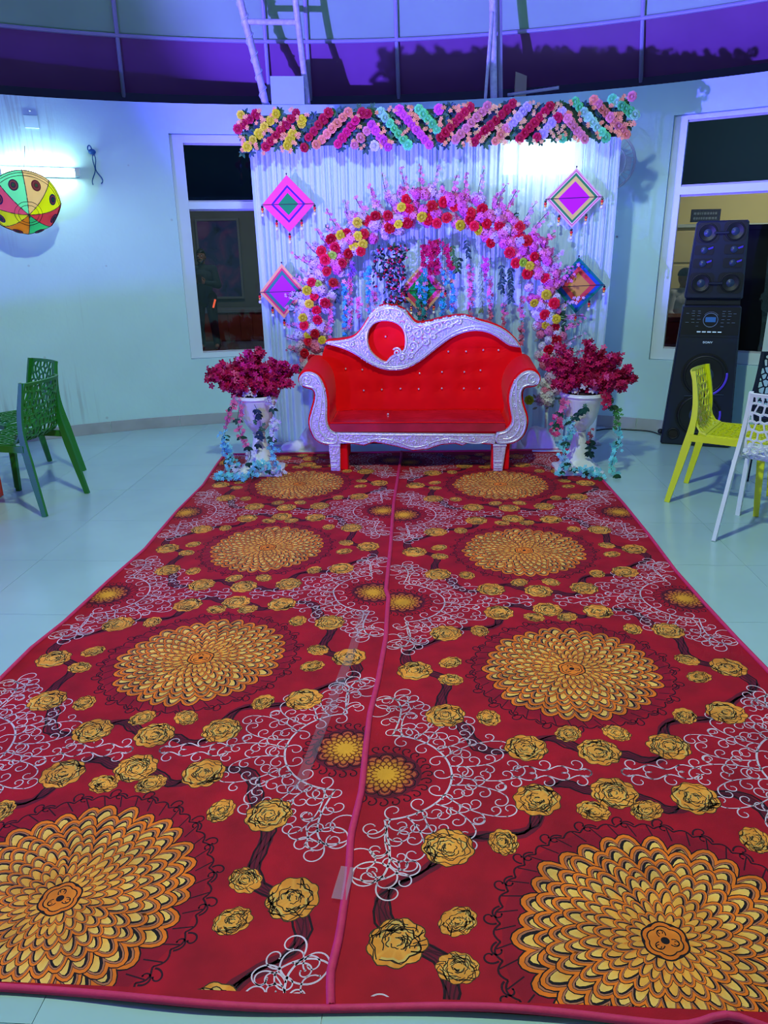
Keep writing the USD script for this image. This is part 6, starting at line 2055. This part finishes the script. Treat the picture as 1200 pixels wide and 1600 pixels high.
def hand(base, direction, up, s=1.0):
    """palm and five curled fingers as joint chains"""
    d = np.asarray(direction, float); d /= np.linalg.norm(d)
    u = np.asarray(up, float); u -= d * (u @ d); u /= np.linalg.norm(u)
    w = np.cross(d, u)
    b = np.asarray(base, float)
    out = [(b, .026 * s, b + d * .05 * s + w * .014 * s, .022 * s), (b, .026 * s, b + d * .05 * s - w * .018 * s, .022 * s)]
    for k, (o, L) in enumerate(((.030, .072), (.010, .080), (-.010, .074), (-.030, .058))):
        p0 = b + d * .06 * s + w * o * s
        p1 = p0 + d * L * .5 * s - u * .006 * s
        p2 = p1 + d * L * .35 * s - u * L * .38 * s
        out += [(p0, .0105 * s, p1, .0095 * s), (p1, .0095 * s, p2, .008 * s)]
    t0 = b + d * .015 * s + w * .03 * s
    t1 = t0 + (d * .6 + w * .8) * .035 * s
    t2 = t1 + (d * .9 + w * .2) * .03 * s
    return out + [(t0, .014 * s, t1, .011 * s), (t1, .011 * s, t2, .009 * s)]


def man():
    P = thing("person", "bearded man in dark clothes holding a phone beyond the narrow window", "person", (-3.56, 12.2, -.003), 4)
    UsdGeom.Xformable(stage.GetPrimAtPath(P)).AddScaleOp().Set(Gf.Vec3f(.885, .885, .885))
    # local: faces -y
    hipL, hipR = np.array([-.10, 0, .92]), np.array([.10, 0, .92])
    chest, neck, head = np.array([0, .0, 1.30]), np.array([0, .0, 1.50]), np.array([0, -.02, 1.63])
    knL, knR, anL, anR = np.array([-.12, -.03, .50]), np.array([.13, -.03, .50]), np.array([-.13, .02, .09]), np.array([.15, .02, .09])
    shL, shR = np.array([-.19, .0, 1.42]), np.array([.19, .0, 1.42])
    elL, elR = np.array([-.27, -.06, 1.15]), np.array([.27, -.06, 1.15])
    wrL, wrR = np.array([-.07, -.27, 1.23]), np.array([.08, -.27, 1.20])
    B = [(hipL, .105, hipR, .105), ((0, 0, .95), .125, chest, .145), (chest + [-.07, 0, 0], .12, chest + [.07, 0, 0], .12), (shL, .065, shR, .065), (chest, .13, neck, .06), (neck, .055, head, .06),
         (hipL, .095, knL, .062), (knL, .060, anL, .042), (hipR, .095, knR, .062), (knR, .060, anR, .042), (anL, .042, anL + [-.02, -.15, -.05], .034), (anR, .042, anR + [.02, -.15, -.05], .034),
         (shL, .058, elL, .046), (elL, .045, wrL, .030), (shR, .058, elR, .046), (elR, .045, wrR, .030)]
    B += hand(wrL, (.8, -.3, .5), (0, -1, 0)) + hand(wrR, (-.8, -.3, .5), (0, -1, 0))
    hd = [ellip(head + [0, .01, .02], (.078, .098, .115)), ellip(head + [0, -.055, -.055], (.050, .045, .050)), ellip(head + [0, -.105, -.005], (.014, .022, .026)), ellip(head + [-.078, .01, 0], (.012, .022, .032)), ellip(head + [.078, .01, 0], (.012, .022, .032))]
    put(P, "body", chain(B, hd), M_skin, True)
    C = [(hipL, .120, hipR, .120), ((0, 0, .90), .142, chest, .162), (chest + [-.07, 0, 0], .136, chest + [.07, 0, 0], .136), (shL, .082, shR, .082), (chest, .145, neck + [0, 0, -.03], .078),
         (shL, .076, elL, .064), (elL, .062, wrL * .93 + elL * .07, .044), (shR, .076, elR, .064), (elR, .062, wrR * .93 + elR * .07, .044)]
    put(P, "shirt", chain(C), M_shirt, True)
    put(P, "trousers", chain([(hipL + [0, 0, .02], .122, hipR + [0, 0, .02], .122), (hipL, .112, knL, .080), (knL, .078, anL + [0, 0, .02], .062), (hipR, .112, knR, .080), (knR, .078, anR + [0, 0, .02], .062)]), M_trou, True)
    for an, s in ((anL, -1), (anR, 1)):
        put(P, "shoe", chain([(an + [0, .03, -.045], .042, an + [s * .02, -.17, -.055], .036)]), M_shoe, True)
    cap = m3d.Manifold.batch_boolean([ellip(head + [0, .02, .035], (.086, .104, .118))], m3d.OpType.Add) - m3d.Manifold.cube([.4, .4, .4], True).translate([float(head[0]), float(head[1]) - .215, float(head[2]) - .13]) - m3d.Manifold.cube([.5, .5, .3], True).translate([0.0, 0.0, float(head[2]) - .20])
    put(P, "hair", cap, M_hair, True)
    put(P, "beard", chain([(head + [-.045, -.055, -.05], .022, head + [0, -.078, -.09], .030), (head + [.045, -.055, -.05], .022, head + [0, -.078, -.09], .030), (head + [-.03, -.096, -.038], .007, head + [.03, -.096, -.038], .007)]), M_hair, True)
    for s in (-1, 1):
        put(P, "eye", T(icos(.010, 2), head + [s * .031, -.083, .022]), M_frame, True)
        put(P, "eyebrow", tube([head + [s * .014, -.096, .044], head + [s * .032, -.096, .050], head + [s * .052, -.084, .044]], .005, 6), M_hair, True)
    return P


man()
ph = thing("mobile_phone", "dark phone with a small red light held up by the bearded man", "phone", (-3.54, 11.925, 1.115), 4)
put(ph, "body", box(-.036, .036, -.006, .006, -.06, .085, .004), M_under)
put(ph, "camera_bump", box(-.028, .0, -.010, -.0062, .045, .078, .002), M_spk)
st_ = solo("red_torch", tube([(-3.37, 12.12, .80), (-3.41, 12.10, .67)], .016, 8), material("red_torch_light", lin(230, 40, 20), .4, emit=1.2, emit_color=(1.0, .12, .04)), "short red light stick hanging beside the bearded man's hip", "torch", smooth=True)


def helper():
    P = thing("person", "person in white shirt and dark blue cap in the lit room beyond", "person", (2.86, 8.72, -.003), 20)
    UsdGeom.Xformable(stage.GetPrimAtPath(P)).AddScaleOp().Set(Gf.Vec3f(.92, .92, .92))
    hipL, hipR = np.array([-.09, 0, .68]), np.array([.09, 0, .68])
    chest, neck, head = np.array([0, .0, .98]), np.array([0, -.01, 1.14]), np.array([0, -.03, 1.25])
    knL, knR, anL, anR = np.array([-.10, -.03, .38]), np.array([.10, -.03, .38]), np.array([-.10, .02, .08]), np.array([.10, .02, .08])
    shL, shR = np.array([-.15, 0, 1.08]), np.array([.15, 0, 1.08])
    elL, elR = np.array([-.20, -.03, .86]), np.array([.20, -.03, .86])
    wrL, wrR = np.array([-.15, -.20, .78]), np.array([.15, -.20, .78])
    B = [(hipL, .085, hipR, .085), ((0, 0, .70), .10, chest, .115), (shL, .05, shR, .05), (chest, .11, neck, .048), (neck, .044, head, .05),
         (hipL, .078, knL, .052), (knL, .05, anL, .036), (hipR, .078, knR, .052), (knR, .05, anR, .036), (anL, .036, anL + [0, -.12, -.045], .03), (anR, .036, anR + [0, -.12, -.045], .03),
         (shL, .046, elL, .038), (elL, .037, wrL, .026), (shR, .046, elR, .038), (elR, .037, wrR, .026)] + hand(wrL, (.2, -.9, -.2), (0, 0, 1), .85) + hand(wrR, (-.2, -.9, -.2), (0, 0, 1), .85)
    hd = [ellip(head + [0, .01, .02], (.070, .088, .105)), ellip(head + [0, -.05, -.05], (.045, .04, .045)), ellip(head + [0, -.094, -.005], (.012, .02, .022)), ellip(head + [-.07, .01, 0], (.011, .02, .028)), ellip(head + [.07, .01, 0], (.011, .02, .028))]
    put(P, "body", chain(B, hd), M_skin, True)
    put(P, "shirt", chain([((0, 0, .66), .118, chest, .134), (chest + [-.05, 0, 0], .112, chest + [.05, 0, 0], .112), (shL, .068, shR, .068), (chest, .12, neck + [0, 0, -.03], .066), (shL, .064, elL, .054), (elL, .052, wrL, .036), (shR, .064, elR, .054), (elR, .052, wrR, .036)]), material("white_shirt", lin(200, 205, 220), .7), True)
    put(P, "trousers", chain([(hipL, .098, hipR, .098), (hipL, .09, knL, .066), (knL, .064, anL, .05), (hipR, .09, knR, .066), (knR, .064, anR, .05)]), material("blue_trousers", lin(60, 60, 190), .7), True)
    put(P, "cap", ellip(head + [0, .012, .05], (.080, .098, .085)) - m3d.Manifold.cube([.5, .5, .2], True).translate([0.0, 0.0, float(head[2]) - .06]), material("navy_cap", lin(20, 26, 70), .7), True)
    for s in (-1, 1):
        put(P, "eye", T(icos(.009, 2), head + [s * .028, -.074, .018]), M_frame, True)
    return P


helper()
